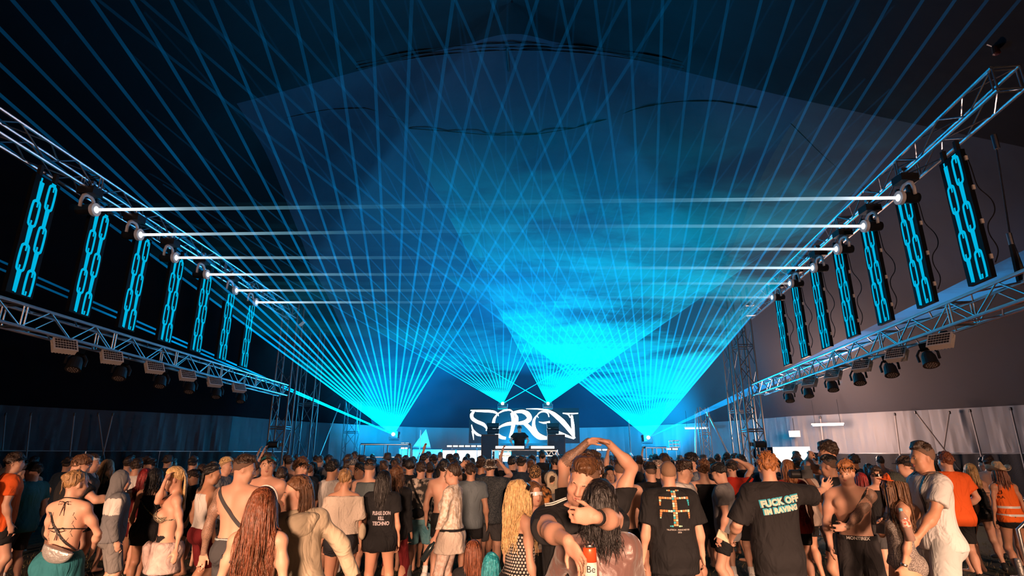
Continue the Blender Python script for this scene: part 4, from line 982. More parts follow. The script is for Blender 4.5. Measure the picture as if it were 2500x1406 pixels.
letter([([(1216,1010),(1230,1002),(1246,1000),(1254,1006)], [1,2,2,1]), ([(1216,1010),(1207,1022),(1205,1040),(1212,1058),(1224,1068),(1236,1070)], [1,3,4,4,4,3]), ([(1254,1006),(1264,1018),(1262,1034),(1242,1034),(1220,1042),(1212,1056)], [1.5,3.5,4,4,2,1])], 'O')
letter([([(1250,1008),(1256,1028),(1252,1050),(1246,1069)], [3,5,4,3]), ([(1250,1008),(1275,1003),(1290,1010),(1296,1022),(1284,1032),(1262,1034)], [2,4,6,6,5,3]), ([(1280,1032),(1296,1046),(1306,1060),(1318,1070),(1336,1071)], [4,5,5,4,2])], 'R')
letter([([(1316,1020),(1312,1014),(1320,1006),(1330,1004),(1340,1008),(1342,1018)], [.6,1,1.5,1.5,1.5,1]), ([(1312,1014),(1304,1026),(1304,1044),(1312,1060),(1328,1068),(1340,1069)], [1,3,4.5,4.5,4,2]), ([(1317,1030),(1328,1033),(1344,1031)], [.5,2,3])], 'O')
letter([([(1286,998),(1318,998),(1340,1002),(1356,1012),(1376,1030),(1392,1050),(1404,1070)], [.5,1.5,2.5,5,6,5,2]), ([(1398,1014),(1400,1040),(1402,1070)], [2.5,4,2]), ([(1376,1009),(1390,1011),(1394,1020)], [.6,1.5,1]), ([(1376,1009),(1400,1010),(1414,1009)], [1,1.5,1]), ([(1340,1046),(1360,1056),(1384,1064),(1402,1071)], [1,5,3,1.5])], 'N')
# cross bar scaffold and racks near the lasers
def rack(px0, px1, py0, py1, Y, label):
    a, b = atY(px0, py0, Y), atY(px1, py1, Y); o = empty('equipment_rack', ((a[0]+b[0])/2, Y, b[2]), label=label, cat='rack'); w, h = b[0]-a[0], a[2]-b[2]
    for x in (-w/2, w/2):
        for y in (-.25,.25): rod('upright', (x,y,0), (x,y,h), .02, alu, o)
    for z in (.02, h*.5, h): 
        for y in (-.25,.25): rod('cross_bar', (-w/2,y,z), (w/2,y,z), .018, alu, o)
    return o
def scaff(px0, px1, py, Y, label):
    a, b = atY(px0, py, Y), atY(px1, py, Y); o = empty('scaffold', ((a[0]+b[0])/2, Y, 1.1), label=label, cat='scaffold'); w = b[0]-a[0]; h = a[2]-1.1
    for x in (-w/2, 0, w/2):
        for y in (-.3,.3): rod('upright', (x,y,0), (x,y,h), .024, alu, o)
    for z in (h*.55, h-.02):
        for y in (-.3,.3): rod('cross_bar', (-w/2,y,z), (w/2,y,z), .02, alu, o)
    mb = MB(); mb.box((0,0,h+.01), (w,.65,.04)); mb.obj('platform', deck_m, o); return o
scaff(886, 1000, 1084, 22.05, 'scaffold platform under the left laser'); scaff(1572, 1622, 1092, 22.0, 'scaffold platform under the right laser'); rack(1637,1655,1076,1093,21.8,'small cube lamp rack right of the right laser')
# ---- laser projectors
SRC = {'L': ((960,1060), 22.0), 'CL': ((1227,985), 24.2), 'CR': ((1338,985), 24.2), 'R': ((1583,1068), 21.8)}
laser_m = beam_mat('laser_beam', (.0,.74,.96), (.0,.25,.66), 6.8, 3.1, .002)
laser_m2 = beam_mat('laser_beam_centre', (.0,.74,.96), (.0,.25,.66), 2.4, 2.8, .002)
hot = emat('laser_aperture', (.75,.97,1.), 30.)
def fan_dirs(S, e, angles):
    """world directions in the fan plane (tilted up by e towards the audience) that appear at the given image angles"""
    ct, st_ = math.cos(TILT), math.sin(TILT); q = np.array(S)-[0,0,CAMH]
    cc = lambda v: np.array([v[0], -v[1]*st_+v[2]*ct, v[1]*ct+v[2]*st_])
    s_ = cc(q); u = np.array([0,-math.cos(e),math.sin(e)]); r = np.array([1.,0,0])
    im = lambda v: np.array([v[0]*s_[2]-s_[0]*v[2], v[1]*s_[2]-s_[1]*v[2]])
    U, R_ = im(cc(u)), im(cc(r)); out = []
    for t in angles:
        d = np.array([math.cos(math.radians(t)), math.sin(math.radians(t))]); M = np.stack([U, R_], 1); k = np.linalg.solve(M, d); out.append(nrm(u*k[0]+r*k[1]))
    return out
def sheet_mat(name, s0, L0, sc_=1.0, lo=.45, hi=.62, col=(.0,.57,.86), base=.12, Lm=13.):
    if name in MATS: return MATS[name]
    m = bpy.data.materials.new(name); m.use_nodes = True; nt = m.node_tree; N = nt.nodes.new; K = nt.links.new; nt.nodes.remove(nt.nodes['Principled BSDF'])
    uv = N('ShaderNodeTexCoord'); sx = N('ShaderNodeSeparateXYZ'); K(uv.outputs['Object'], sx.inputs[0])
    ln = N('ShaderNodeVectorMath'); ln.operation = 'LENGTH'; K(uv.outputs['Object'], ln.inputs[0])
    d = N('ShaderNodeMath'); d.operation = 'DIVIDE'; K(ln.outputs['Value'], d.inputs[0]); d.inputs[1].default_value = -L0
    e = N('ShaderNodeMath'); e.operation = 'EXPONENT'; K(d.outputs[0], e.inputs[0])
    fd = N('ShaderNodeMapRange'); fd.interpolation_type = 'SMOOTHSTEP'; fd.inputs[1].default_value = Lm*.45; fd.inputs[2].default_value = Lm; fd.inputs[3].default_value = 1; fd.inputs[4].default_value = 0; K(ln.outputs['Value'], fd.inputs[0])
    e0 = e; e = N('ShaderNodeMath'); e.operation = 'MULTIPLY'; K(e0.outputs[0], e.inputs[0]); K(fd.outputs[0], e.inputs[1])
    mp = N('ShaderNodeMapping'); mp.inputs['Scale'].default_value = (.55, 1.6, 1.6); K(uv.outputs['Object'], mp.inputs['Vector'])
    nz = N('ShaderNodeTexNoise'); nz.inputs['Scale'].default_value = sc_; nz.inputs['Detail'].default_value = 7; nz.inputs['Roughness'].default_value = .62; nz.inputs['Distortion'].default_value = .4; K(mp.outputs[0], nz.inputs['Vector'])
    mr = N('ShaderNodeMapRange'); mr.interpolation_type = 'SMOOTHSTEP'; mr.inputs[1].default_value = lo; mr.inputs[2].default_value = hi; mr.inputs[3].default_value = base; mr.inputs[4].default_value = 1.; K(nz.outputs['Fac'], mr.inputs[0])
    a = N('ShaderNodeMath'); a.operation = 'MULTIPLY'; K(e.outputs[0], a.inputs[0]); K(mr.outputs[0], a.inputs[1])
    b = N('ShaderNodeMath'); b.operation = 'MULTIPLY'; K(a.outputs[0], b.inputs[0]); b.inputs[1].default_value = s0
    em = N('ShaderNodeEmission'); em.inputs[0].default_value = (*col,1); K(b.outputs[0], em.inputs[1]); tr = N('ShaderNodeBsdfTransparent'); ad = N('ShaderNodeAddShader'); K(em.outputs[0], ad.inputs[0]); K(tr.outputs[0], ad.inputs[1]); K(ad.outputs[0], nt.nodes['Material Output'].inputs[0])
    m.cycles.emission_sampling = 'NONE'; MATS[name] = m; return m
def sheet(dirs, L, m, parent, name='laser_sheet', n=24):
    V = [(0,0,0)]; F = []
    D = [nrm(dirs[0]*(1-i/n)+dirs[-1]*(i/n)) for i in range(n+1)]; rr = [.15,.4,.7,1]
    for i in range(n+1):
        for k in rr: V.append(tuple(D[i]*L*k))
    for i in range(n):
        a, b = 1+i*4, 1+(i+1)*4; F.append((0,a,b)); F += [(a+k,a+k+1,b+k+1,b+k) for k in range(3)]
    return obj(name, mesh_from(name, V, F, m), parent)
def projector(S, label, size=.34):
    o = empty('laser_projector', tuple(S), label=label, cat='laser'); mb = MB(); mb.box((0,.24,-.02), (size,.46,.24)); mb.obj('housing', dark_metal, o)
    l = MB(); l.lathe([(.001,.03),(.05,.02),(.06,0)], 12, (0,-.0,0), rotx(math.pi/2)); l.obj('aperture', hot, o, smooth=True)
    y = MB(); y.tube([(-size/2-.03,.24,0), (-size/2-.03,.24,-.2), (size/2+.03,.24,-.2), (size/2+.03,.24,0)], .018, 6); y.obj('bracket', alu, o); return o
def end_len(S, d, maxL=26.):
    """beams stop where they meet the canopy"""
    for i in range(1, 400):
        t = i*.08; p = np.array(S)+d*t
        if p[2] > roofZ(p[0], p[1])-.05 or t > maxL or p[1] < -8: return t
    return maxL
def fan(key, e, a0, a1, n, m, r, label, extra=(), L=None):
    (px, py), Y = SRC[key]; S = atY(px, py, Y); o = projector(S, label)
    # equal steps of fan angle between the two image angles
    d0, d1 = fan_dirs(S, math.radians(e), (a0, a1)); u = np.array([0,-math.cos(math.radians(e)),math.sin(math.radians(e))])
    f0, f1 = [math.atan2(d[0], d @ u) for d in (d0, d1)]; D = []
    for i in range(n):
        a = f0+(f1-f0)*i/(n-1); d = u*math.cos(a)+np.array([math.sin(a),0,0]); D.append(d); Lb = L or round(end_len(S, d)/1.5)*1.5
        beam('laser_beam', (0,0,0), d, min(Lb, 24), r, r*1.15, m, o)
    for a in extra:
        d = fan_dirs(S, math.radians(e), (a,))[0]; beam('laser_beam', (0,0,0), d, 21, r*.9, r*1.2, m, o)
    return S, o, D
S, o, D = fan('L', 17, 180-36.5, 57.5, 22, laser_m, .022, 'left laser projector throwing a tall blue fan', extra=(157.2, 156.2))
sheet(D, 14., sheet_mat('haze_sheet_left', .55, 4.2, .5, .40, .62, Lm=14.), o)
S, o, D = fan('CL', 19, 150, 62, 17, laser_m2, .016, 'centre left laser projector above the name screen', extra=(30,))
sheet(D, 11., sheet_mat('haze_sheet_centre_left', 1.3, 3.4, .5, .38, .6, Lm=11.), o)
S, o, D = fan('CR', 19, 118, 34.7, 20, laser_m2, .016, 'centre right laser projector above the name screen', extra=(150,))
sheet(D, 16., sheet_mat('haze_sheet_centre_right', 2.1, 6.0, .42, .38, .60, Lm=16.), o)
S, o, D = fan('R', 17, 180-38.5, 49.7, 27, laser_m, .018, 'right laser projector throwing a wide blue fan')
sheet(D, 16., sheet_mat('haze_sheet_right', 2.6, 6.2, .40, .38, .58, Lm=16.), o)
d = fan_dirs(S, math.radians(17), (26.5, 22.8)); sheet([d[0], d[1]], 22, sheet_mat('side_sheet', 1.5, 10., .5, .35, .62, col=(.0,.34,.85), base=.3, Lm=26.), o)

for x, y, lab in ((-6.85, 16.75, 'black winch drum on the left tower'), (6.85, 16.15, 'black winch drum on the right tower')):
    o = empty('winch', (x, y, 2.05), label=lab, cat='winch'); mb = MB(); mb.lathe([(.05,-.16),(.13,-.16),(.13,-.14),(.09,-.13),(.09,.13),(.13,.14),(.13,.16),(.05,.16)], 16, (0,0,0), roty(math.pi/2)); mb.obj('drum', dark_metal, o, smooth=False); mb = MB(); mb.box((0,.1,0), (.40,.05,.10)); mb.obj('mount', tower_alu, o)
# ---------------------------------------------------------------- the crowd
BLK = cloth((.014,.014,.016)); BLK2 = cloth((.022,.020,.022)); WHT = cloth((.72,.68,.64)); GRY = cloth((.17,.17,.18)); DGR = cloth((.06,.06,.065)); NAVY = cloth((.02,.035,.06))
RED = cloth((.62,.04,.02)); ORG = cloth((.80,.12,.02)); CREAM = cloth((.62,.52,.38)); BEIGE = cloth((.52,.43,.31)); TEAL = cloth((.02,.14,.17)); DENIM = cloth((.03,.03,.036), bump=(90,.4)); BLUED = cloth((.08,.24,.30), 'faded_denim', noise=(6,.8,(.22,.45,.50)))
MAROON = cloth((.16,.012,.015)); SHOEW = pmat('white_trainer', (.72,.70,.68), .5); SHOEB = pmat('black_trainer', (.02,.02,.022), .5); SOCK = cloth((.7,.68,.66), 'white_sock')
GLS = pmat('dark_lens', (.01,.01,.012), .08, coat=1.); IRID = pmat('mirror_lens', (.30,.12,.05), .12, .7, noise=(14,1.,(.02,.35,.35),.1)); SILV = pmat('silver_leather', (.42,.41,.40), .38, .5, bump=(25,.6)); SATIN = pmat('brown_satin', (.17,.095,.085), .30, bump=(300,.1), sheen=.3, fold=(5., .9))
CAMO = cloth((.05,.05,.05), 'camouflage', noise=(11,1.,(.55,.47,.40),.05)); LACE = cloth((.62,.50,.40), 'white_lace', noise=(26,.9,(.85,.78,.70),.06)); LEOP = cloth((.35,.20,.09), 'leopard', noise=(70,1.,(.01,.01,.01),.04))
SEQ = pmat('black_sequins', (.02,.018,.018), .22, .6, noise=(160,1.,(.85,.7,.5),.05), bump=(200,.6)); LEATH = pmat('black_leather', (.02,.018,.018), .28, bump=(50,.5)); SPARK = cloth((.13,.11,.105), 'grey_glitter', noise=(120,.5,(.5,.45,.4),.04)); HIVIS = cloth((.95,.16,.02), 'hi_vis'); REFL = pmat('reflective_tape', (.72,.72,.72), .35); FUR = pmat('teal_fur', (.015,.22,.28), .8, bump=(120,1.))
def place(px, ytop, Y, k=1.79/1.75, extra=0.):
    p = atY(px, ytop, Y); return (p[0], Y, 0), (p[2]-extra)/k
def who(px, ytop, Y, hd, sex, label, hat=0., group=None, tat=(), vox=None, H=None, dz=0., **k):
    loc, h = place(px, ytop, Y, extra=hat); v = vox or (.0105 if Y < 5.6 else .0150 if Y < 7.9 else .019)
    f = Fig(H or h, sex, vox=v, **k); f.build('person', (loc[0], loc[1], dz), hd, label, group=group, tat=tat); return f
def loc_of(f, px, py, Y, dz=0.):
    """photo pixel at depth Y -> the figure's own coordinates"""
    p = atY(px, py, Y)-np.array(f['loc']); a = -math.radians(f['face']); return rotz(a) @ p/(f['H']/1.75)
def frame(px, ytop, Y, face, hat=0., H=None): loc, h = place(px, ytop, Y, extra=hat); return dict(loc=loc, face=face, H=H or h)
def bag(f, c, r, mat, name='bum_bag', R=None): return f.part(name, [EL(c, r, R, .01)], mat, (), wobble(3, .004), .009)
def stickthing(name, me, label, cat, loc, rot=(0,0,0), group=None): return obj(name, me, None, loc, rot, label, cat, group)
def world_pt(f, p): return np.array(f.o.location)+rotz(f.o.rotation_euler[2]) @ (np.array(p)*(f.H/1.75))
# ---- F-cross emblem
def cross_print(cols, tile=.0215, gap=.0015):
    V = []; F = []; M = []; r = random.Random(4)
    def q(p, m): b = len(V); V.extend(p); F.append((b,b+1,b+2,b+3)); M.append(m)
    def t(cx, cz, w=tile, h=tile, m=None, sl=0., sr=0.): q([(cx-w/2+gap, cz-h/2+gap), (cx+w/2-gap, cz-h/2+gap+sr), (cx+w/2-gap, cz+h/2-gap+sr), (cx-w/2+gap, cz+h/2-gap)], r.randrange(len(cols)) if m is None else m)
    for i in range(15):
        z = .165-i*.022
        for sx in (-1,1): t(sx*tile/2, z)
    for z in (.176, -.154):
        for sx in (-1,1): t(sx*tile*1.5, z, h=.017); t(sx*tile*2.3, z, w=.012, h=.014)
    for z0 in (.105, -.015):
        for sx in (-1,1):
            for i in range(4): t(sx*tile*(1.5+i), z0+.001*i)
            t(sx*tile*5.6, z0+.002, w=.024, h=.026); t(sx*tile*5.75, z0-.022, w=.020); t(sx*tile*5.85, z0-.043, w=.017); t(sx*tile*5.9, z0-.062, w=.014, h=.016)
    return V, F, M
def flat_print(f, garment, V, F, mats, M, name, sign=-1, origin=(0,0,1.25), scale=1., off=.004, rot=0.):
    V = np.array(V); c, s_ = math.cos(rot), math.sin(rot); V = np.stack([V[:,0]*c-V[:,1]*s_, V[:,0]*s_+V[:,1]*c], 1)
    return f.print_on(f.G[garment], V, F, mats, M, name, [o for o in f.o.children if o.name.startswith(garment)][0], sign, off, origin, scale)
def text_on(f, garment, txt, size, mat, sign=-1, origin=(0,0,1.25), rot=0., sx=1., bold=0., off=.005, name='lettering', space=1.):
    V, F = text_mesh(txt, size, bold=bold, sx=sx, space=space); return flat_print(f, garment, V, F, [mat], [0]*len(F), name, sign, origin, 1., off, rot)
TIL = [pmat('print_'+n, c, .7) for n, c in (('orange', (.70,.22,.06)), ('cyan', (.03,.42,.52)), ('mint', (.42,.68,.52)), ('white', (.80,.78,.74)), ('rust', (.62,.25,.10)), ('sand', (.60,.40,.22)), ('rust2', (.72,.28,.10)))]
PW_ = pmat('print_pale', (.62,.56,.50), .7)
# ================= front row
# left edge
f = who(44, 1097, 8.0, -35, 'm', 'man in orange T-shirt with sunglasses on his head, far left edge', hat=.02, hyaw=-30); f.tee(ORG, seed=11); f.shorts(BLK); f.short('dark'); f.shades(GLS, 40); f.shoes(SHOEB)
f = who(-105, 1135, 7.4, -20, 'm', 'man in grey marbled shirt bending over at the left edge', lean=28, hpitch=10, H=1.78, sk='mid'); f.tee(cloth((.10,.115,.125), 'marbled', noise=(10,1.,(.28,.30,.32),.12)), seed=12); f.shorts(NAVY, leg=.8); f.short('dark'); f.shoes(SHOEB)
f = who(55, 1128, 8.8, -10, 'm', 'shaven-headed man in black T-shirt with a pale double-barred cross', hyaw=-25); f.tee(BLK, seed=13, loose=.024); f.shorts(BLK2, leg=.8); f.fade('brown'); f.shoes(SHOEB, SOCK)
V, F, M = cross_print([0]); flat_print(f, 't_shirt', V, F, [PW_], [0]*len(F), 'cross_print', origin=(0,0,1.24), scale=1.15)
f = who(88, 1122, 8.4, 80, 'm', 'young man in black cap and teal jersey with an orange stripe, facing left', hat=.02, face=True, hyaw=18); f.tee(TEAL, seed=14, loose=.02); f.shorts(BLK2, leg=.85); f.short('black'); f.cap(BLK, logo=pmat('cap_logo', (.7,.7,.68), .6)); f.shoes(SHOEB)
V = [(-.02,-.45),(.03,-.45),(.05,.12),(.0,.12)]; flat_print(f, 't_shirt', V, [(0,1,2,3)], [pmat('stripe_orange', (.75,.13,.03), .7)], [0], 'stripe', sign=1, origin=(.03,0,1.28)); text_on(f, 't_shirt', 'ECOH', .05, TIL[3], 1, (-.02,0,1.12), space=1.)
f = who(196, 1105, 7.4, -35, 'm', 'big man in black T-shirt pointing over the shoulder of the tattooed-back woman', fat=1.08, hyaw=-25, hpitch=18, L=dict(hand=(-.25,.28,1.02), pole=(-1,-.6,0)), R=dict(hand=(.30,.38,1.27), pole=(1,-.2,-.8)), Rh=dict(palm=(-1,0,0), curl=.25, dir=(.7,.55,.25)), tat=('faL',)); f.tee(BLK, seed=15, loose=.028); f.shorts(BLK2, leg=.8); f.short('brown', 3); f.shoes(SHOEB)
# woman with bare tattooed back
f = who(193, 1141, 5.5, 0, 'f', 'woman with hair bun and bare tattooed back, silver bum bag at her waist', hyaw=-28, fat=1.1, bust=1.1, L=dict(hand=(-.13,.24,1.0), pole=(-1,-.25,-.1)), R=dict(hand=(.13,.24,1.0), pole=(1,-.25,-.1)), sk='fair'); f.shorts(BLK, leg=1.8, waist=.99, loose=.010, name='black_leggings'); f.bun('dirty', (.0,-.10,.075), .038)
V, F, M = cross_print([0])
TW = TEAL; f.skirt(TW, hem=.80, waist=1.03, flare=.21, name='tied_jacket', seed=8)
TS = f.sel('t','y','p','n'); f.ring(f.tp((0,0,1.225)), (.0,.12,1), TS, .010, .004, BLK, 'bikini_string', off=.001); f.ring(f.tp((-.01,0,1.22)), (.75,0,.62), TS, .022, .004, LEATH, 'bag_strap', off=.003); f.ring(f.tp((0,-.01,1.49)), (0,.35,1), f.P, .009, .005, BLK, 'neck_string', off=.001)
for q in (-1,1):
    mb = MB(); a = f.front_at(f.P, 0, 1.225)+[0,-.006,0]; mb.tube([a, a+[q*.045,-.012,.022], a+[q*.07,-.006,-.004], a+[q*.03,-.008,-.018], a, a+[q*.012,-.006,-.09]], .0035, 5); f.raw('bow', mb, BLK)
    mb = MB(); a = f.front_at(f.P, 0, 1.47)+[0,-.008,0]; mb.tube([a, a+[q*.04,-.014,.012], a+[q*.05,-.01,-.02], a, a+[q*.02,-.004,-.12]], .0035, 5); f.raw('bow', mb, BLK)
    mb = MB()
    for i in range(9):
        t = i/8; p = f.front_at(f.P, q*(.10+.035*math.sin(t*2.6)-.05*t), 1.38-.30*t); p2 = f.front_at(f.P, q*(.10+.035*math.sin((t+.07)*2.6)-.05*t+(.012 if i % 2 else -.012)), 1.38-.30*t-.03); mb.tube([p+[0,-.0008,0], p2+[0,-.0008,0]], .0022, 4)
    f.raw('tattoo_lines', mb, pmat('tattoo_ink', (.06,.05,.05), .6))['kind'] = 'stuff'
f.part('bum_bag', [EL(f.tp((.09,-.165,1.07)), (.15,.045,.13), roty(.30), .01)], SILV, [HS(f.tp((.09,-.165,1.075)), roty(.30) @ np.array([0,0,1.]))], wobble(3,.004), .009)
# white cap man, hair girl behind
f = who(231, 1102, 9.2, -75, 'm', 'bearded bare-shouldered man in a white cap, behind the big pointing man', hat=.02, face=True); f.tank(DGR, hem=.85); f.shorts(BLK); f.fade('dark'); f.cap(WHT, back=True); f.shoes(SHOEB)
f = who(266, 1118, 9.8, 0, 'f', 'woman with long crimped dark blond hair, left of the grey hood'); f.tee(BLK, seed=17); f.shorts(BLK2); f.long('dirty', 153, .42, 17, wave=.02)
# hooded figure
f = who(304, 1142, 7.4, -50, 'm', 'person in a pulled-up grey hood and grey-white hoodie with grey shorts', hat=.02); a = f.tee(GRY, hem=.86, loose=.026, name='hoodie', longs=True, seed=18); f.shorts(cloth((.20,.19,.185), 'grey_jersey'), leg=.98, loose=.022); f.shoes(SHOEW, SOCK)
f.part('hood', [EL(f.h((0,-.028,.03)), (.108,.125,.128), f.Rh, .03), RC(f.h((0,-.05,-.08)), f.tp((0,-.05,1.43)), .10, .11, .04), EL(f.h((0,.12,-.0)), (.07,.09,.10), f.Rh, .02, sub=True)], GRY, (), wobble(4, .008))
f.part('white_yoke', [q.inf(.004) for q in f.G['hoodie']], WHT, [f.cutz(1.20), HS(f.tp((0,.02,1.3)), f.Rt @ np.array([0,1.,0])), f.cutz(1.43, True)], wobble(18, .006)); mb = MB(); a = f.front_at(f.G['shorts'], -.03, .93); mb.box(a, (.075,.012,.012)); f.raw('pocket_tape', mb, WHT)
f = who(338, 1117, 9.6, 15, 'm', 'dark-haired man with glasses arms showing, behind the grey hood', sk='mid'); f.tee(WHT, seed=19); f.shorts(GRY); f.short('dark', 19); f.shades(GLS, 0)
f = who(369, 1113, 10.4, 150, 'm', 'man in black cap with white mark, facing left behind the red-haired woman', hat=.02, face=True); f.tee(BLK, seed=20); f.shorts(BLK); f.cap(BLK, logo=pmat('cap_logo', (.7,.7,.68), .6)); f.short('dark')
f = who(358, 1140, 8.4, 25, 'f', 'woman with long dark red hair in maroon shorts', sk='tan'); f.tank(MAROON, hem=1.05, wob=.002); f.shorts(MAROON, leg=.25, loose=.008); f.long('red', 136, .35, 21); f.shoes(SHOEW, SOCK)
f = who(384, 1139, 8.0, 5, 'f', 'woman with black curly hair in black top with a gold chain strap', sk='tan'); f.tank(BLK, hem=.95, top=1.40); f.skirt(BLK2, hem=.72, flare=.18); f.scalp(.016, ((.08,.085), (-.09,-.06)), hairm('black'), 22); f.locks('black', 204, .30, 22, wave=.03, width=0.0101); f.ring(f.tp((0,0,1.22)), (.7,0,.7), f.G['tank_top'], .016, .006, pmat('gold_chain', (.7,.45,.15), .3, 1., noise=(120,1.,(.05,.03,.02),.1)), 'chain_strap', off=.004)
# blonde in sequinned bikini
g = frame(437, 1133, 6.3, 128); 
f = who(437, 1133, 6.3, 128, 'f', 'blonde woman in sequinned bikini top shielding her face with one arm', face='closed', hpitch=14, hyaw=-8, R=dict(hand=loc_of(g, 404, 1172, 6.12), elbow=loc_of(g, 357, 1219, 5.95)), Rh=dict(palm=(-.3,-.3,-1), curl=.25, dir=loc_of(g, 418, 1152, 6.2)-loc_of(g, 404, 1172, 6.12)), L=dict(hand=loc_of(g, 430, 1343, 6.05), elbow=loc_of(g, 455, 1289, 6.2)), Lh=dict(curl=.5), sk='fair', bust=1.15)
f.shorts(BLK, leg=1.95, waist=1.06, loose=.008, name='black_leggings'); f.scalp(.011, ((.076,.095), (-.09,-.05)), hairm('blond'), 23, wob=.003); f.locks('blond', 153, .42, 23, gather=(0,-.095,.085), width=0.0072, spread=.08, wave=.012); f.skirt(cloth((.62,.48,.44), 'pink_jacket', noise=(20,.4,(.3,.2,.2))), hem=.68, waist=.99, flare=.235, name='tied_jacket', seed=9)
for q in (-1,1): f.part('bikini_cup', [EL(f.tp((q*.068,.090,1.255)), (.077,.070,.077), f.Rt, .01)], SEQ, [HS(f.tp((q*.03,.1,1.31)), f.Rt @ np.array([q*.5,.2,.8]))], None, .008)
f.ring(f.tp((0,0,1.215)), (0,.05,1), f.sel('t','y','n'), .014, .004, SEQ, 'bikini_band', off=.002)
for q in (-1,1): mb = MB(); mb.tube([f.front_at(f.P, q*.06, 1.30, 1)+[0,.004,0], f.front_at(f.P, q*.055, 1.38, 1)+[0,.004,0], f.tp((q*.05,.03,1.475)), f.tp((q*.045,-.05,1.49))], .005, 5); f.raw('neck_string', mb, BLK)
mb = MB()
for q in (-1,1): a = f.tp((.05,.15,.97)); mb.tube([a, a+[q*.05,.02,-.04], a+[q*.07,.01,-.16], a+[q*.05,-.01,-.26]], [.035,.04,.03,.02], 8)
f.raw('sleeve_knot', mb, MATS['pink_jacket'], label='knotted sleeves of the jacket')
# heads behind her
f = who(480, 1143, 9.6, 120, 'm', 'dark-haired man with lowered face, right of the blonde ponytail', face=True, hpitch=15, sk='tan'); f.tee(BLK, seed=24); f.shorts(BLK); f.short('dark', 24)
f = who(497, 1131, 9.8, -10, 'm', 'short-haired man in dark top, behind the braided-ponytail person'); f.tee(DGR, seed=25); f.shorts(BLK); f.fade('dark')
f = who(521, 1127, 7.4, -40, 'm', 'tanned person with black ponytail and white vest straps, facing right', sk='tan', hyaw=-40, hpitch=8); f.tank(WHT, hem=.88, top=1.40); f.shorts(MAROON, leg=.9); f.scalp(.014, ((.076,.09), (-.09,-.05)), hairm('black'), 26); f.locks('black', 102, .24, 26, gather=(0,-.11,.03), wave=.025, width=0.0086)
f = who(555, 1113, 9.0, -95, 'm', 'man with cropped blond hair facing right, behind the shirtless tattooed man', face=True); f.tee(GRY, seed=27); f.shorts(BLK); f.fade('blond')
# shirtless man with tattoo sleeve
f = who(598, 1105, 5.8, -8, 'm', 'shirtless man seen from behind with a fully tattooed left arm and chest strap', hyaw=-62, hpitch=8, L=dict(hand=(-.30,.02,.88), pole=(-.3,-1,0)), Lh=dict(curl=.45, palm=(.3,-1,0)), tat=('uaL','faL'), sk='fair', face=True); f.shorts(DGR, leg=1.85, waist=1.03, loose=.016, name='grey_trousers'); f.fade('dark', top=.014); f.ring(f.tp((.0,0,1.25)), (.74,0,.62), f.sel('t','y','p','n'), .034, .005, DGR, 'chest_strap', off=.002); f.ring((0,0,1.02), (0,0,1), f.G['grey_trousers'], .016, .004, cloth((.35,.42,.42)), 'waistband', off=.002)
f = who(658, 1099, 7.1, 172, 'm', 'shirtless young man facing the camera with mirrored ski shades on his head', hat=.015, face=True, hyaw=28, sk='fair'); f.shorts(BLK, leg=.9); f.short('dark', 29); f.shades(IRID, 48, r=1.2)
f = who(738, 1112, 7.8, -120, 'm', 'brown-haired man with glasses pushed up, facing right behind the two long-haired women', hat=.01, face=True); f.tee(NAVY, seed=30); f.shorts(BLK); f.short('brown', 30, fringe=True, top=.02); f.shades(GLS, 45)
f = who(690, 1138, 8.2, 20, 'm', 'man with slicked hair and tied bandana, between the facing man and the brown-haired man', sk='mid'); f.tee(GRY, seed=31); f.shorts(BLK); f.short('dark', 31)
# the two long-haired women in front
f = who(648, 1181, 3.9, 0, 'f', 'woman with very long auburn hair down her bare back, nearest on the left', vox=.0105, sk='fair', L=dict(hand=(-.24,.12,.92), pole=(-1,-.6,0))); f.shorts(DGR, leg=1.9, waist=1.0, loose=.010, name='grey_trousers'); f.tank(DGR, hem=1.02, top=1.12, arm=False, wob=.003, name='bandeau_top')
f.scalp(.012, ((.076,.092), (-.09,-.075)), hairm('auburn'), 32, wob=.003, fr=(80,160)); f.locks('auburn', 714, .66, 32, width=0.0061, wave=.022, spread=.07, seg=14); f.locks('brown', 221, .62, 33, width=0.0050, wave=.03, spread=.09, seg=14, name='dark_strands'); f.ring(f.tp((-.05,0,1.22)), (.45,0,1), f.P, .018, .004, DGR, 'bandeau_strap', off=.003)
mb = MB(); mb.tube([f.h((.088*math.cos(t),.02,.045+.104*math.sin(t))) for t in np.linspace(-.2,3.34,18)], .008, 6); f.raw('headband', mb, WHT)
f = who(754, 1152, 4.35, 38, 'f', 'woman in beige hoodie with long brown hair, leaning in to talk at front left', vox=.0105, face=True, hyaw=78, lean=6, side=-4, R=dict(hand=(.42,-.05,1.0), pole=(1,-.6,.2)), sk='fair'); a = f.tee(BEIGE, hem=.82, loose=.035, name='hoodie', longs=True, seed=34, wob=.011, h=.010); f.shorts(DGR, leg=1.9, name='trousers')
f.part('hood', [EL(f.tp((0,-.105,1.445)), (.125,.050,.050), f.Rt, .03), EL(f.tp((0,-.120,1.385)), (.085,.035,.065), f.Rt, .04)], BEIGE, (), wobble(7, .012), .010)
f.scalp(.014, ((.076,.09), (-.09,-.075)), hairm('brown'), 35, wob=.003, fr=(80,160)); f.locks('brown', 442, .50, 35, front=.02, width=0.0065, wave=.015, spread=.05, seg=13)
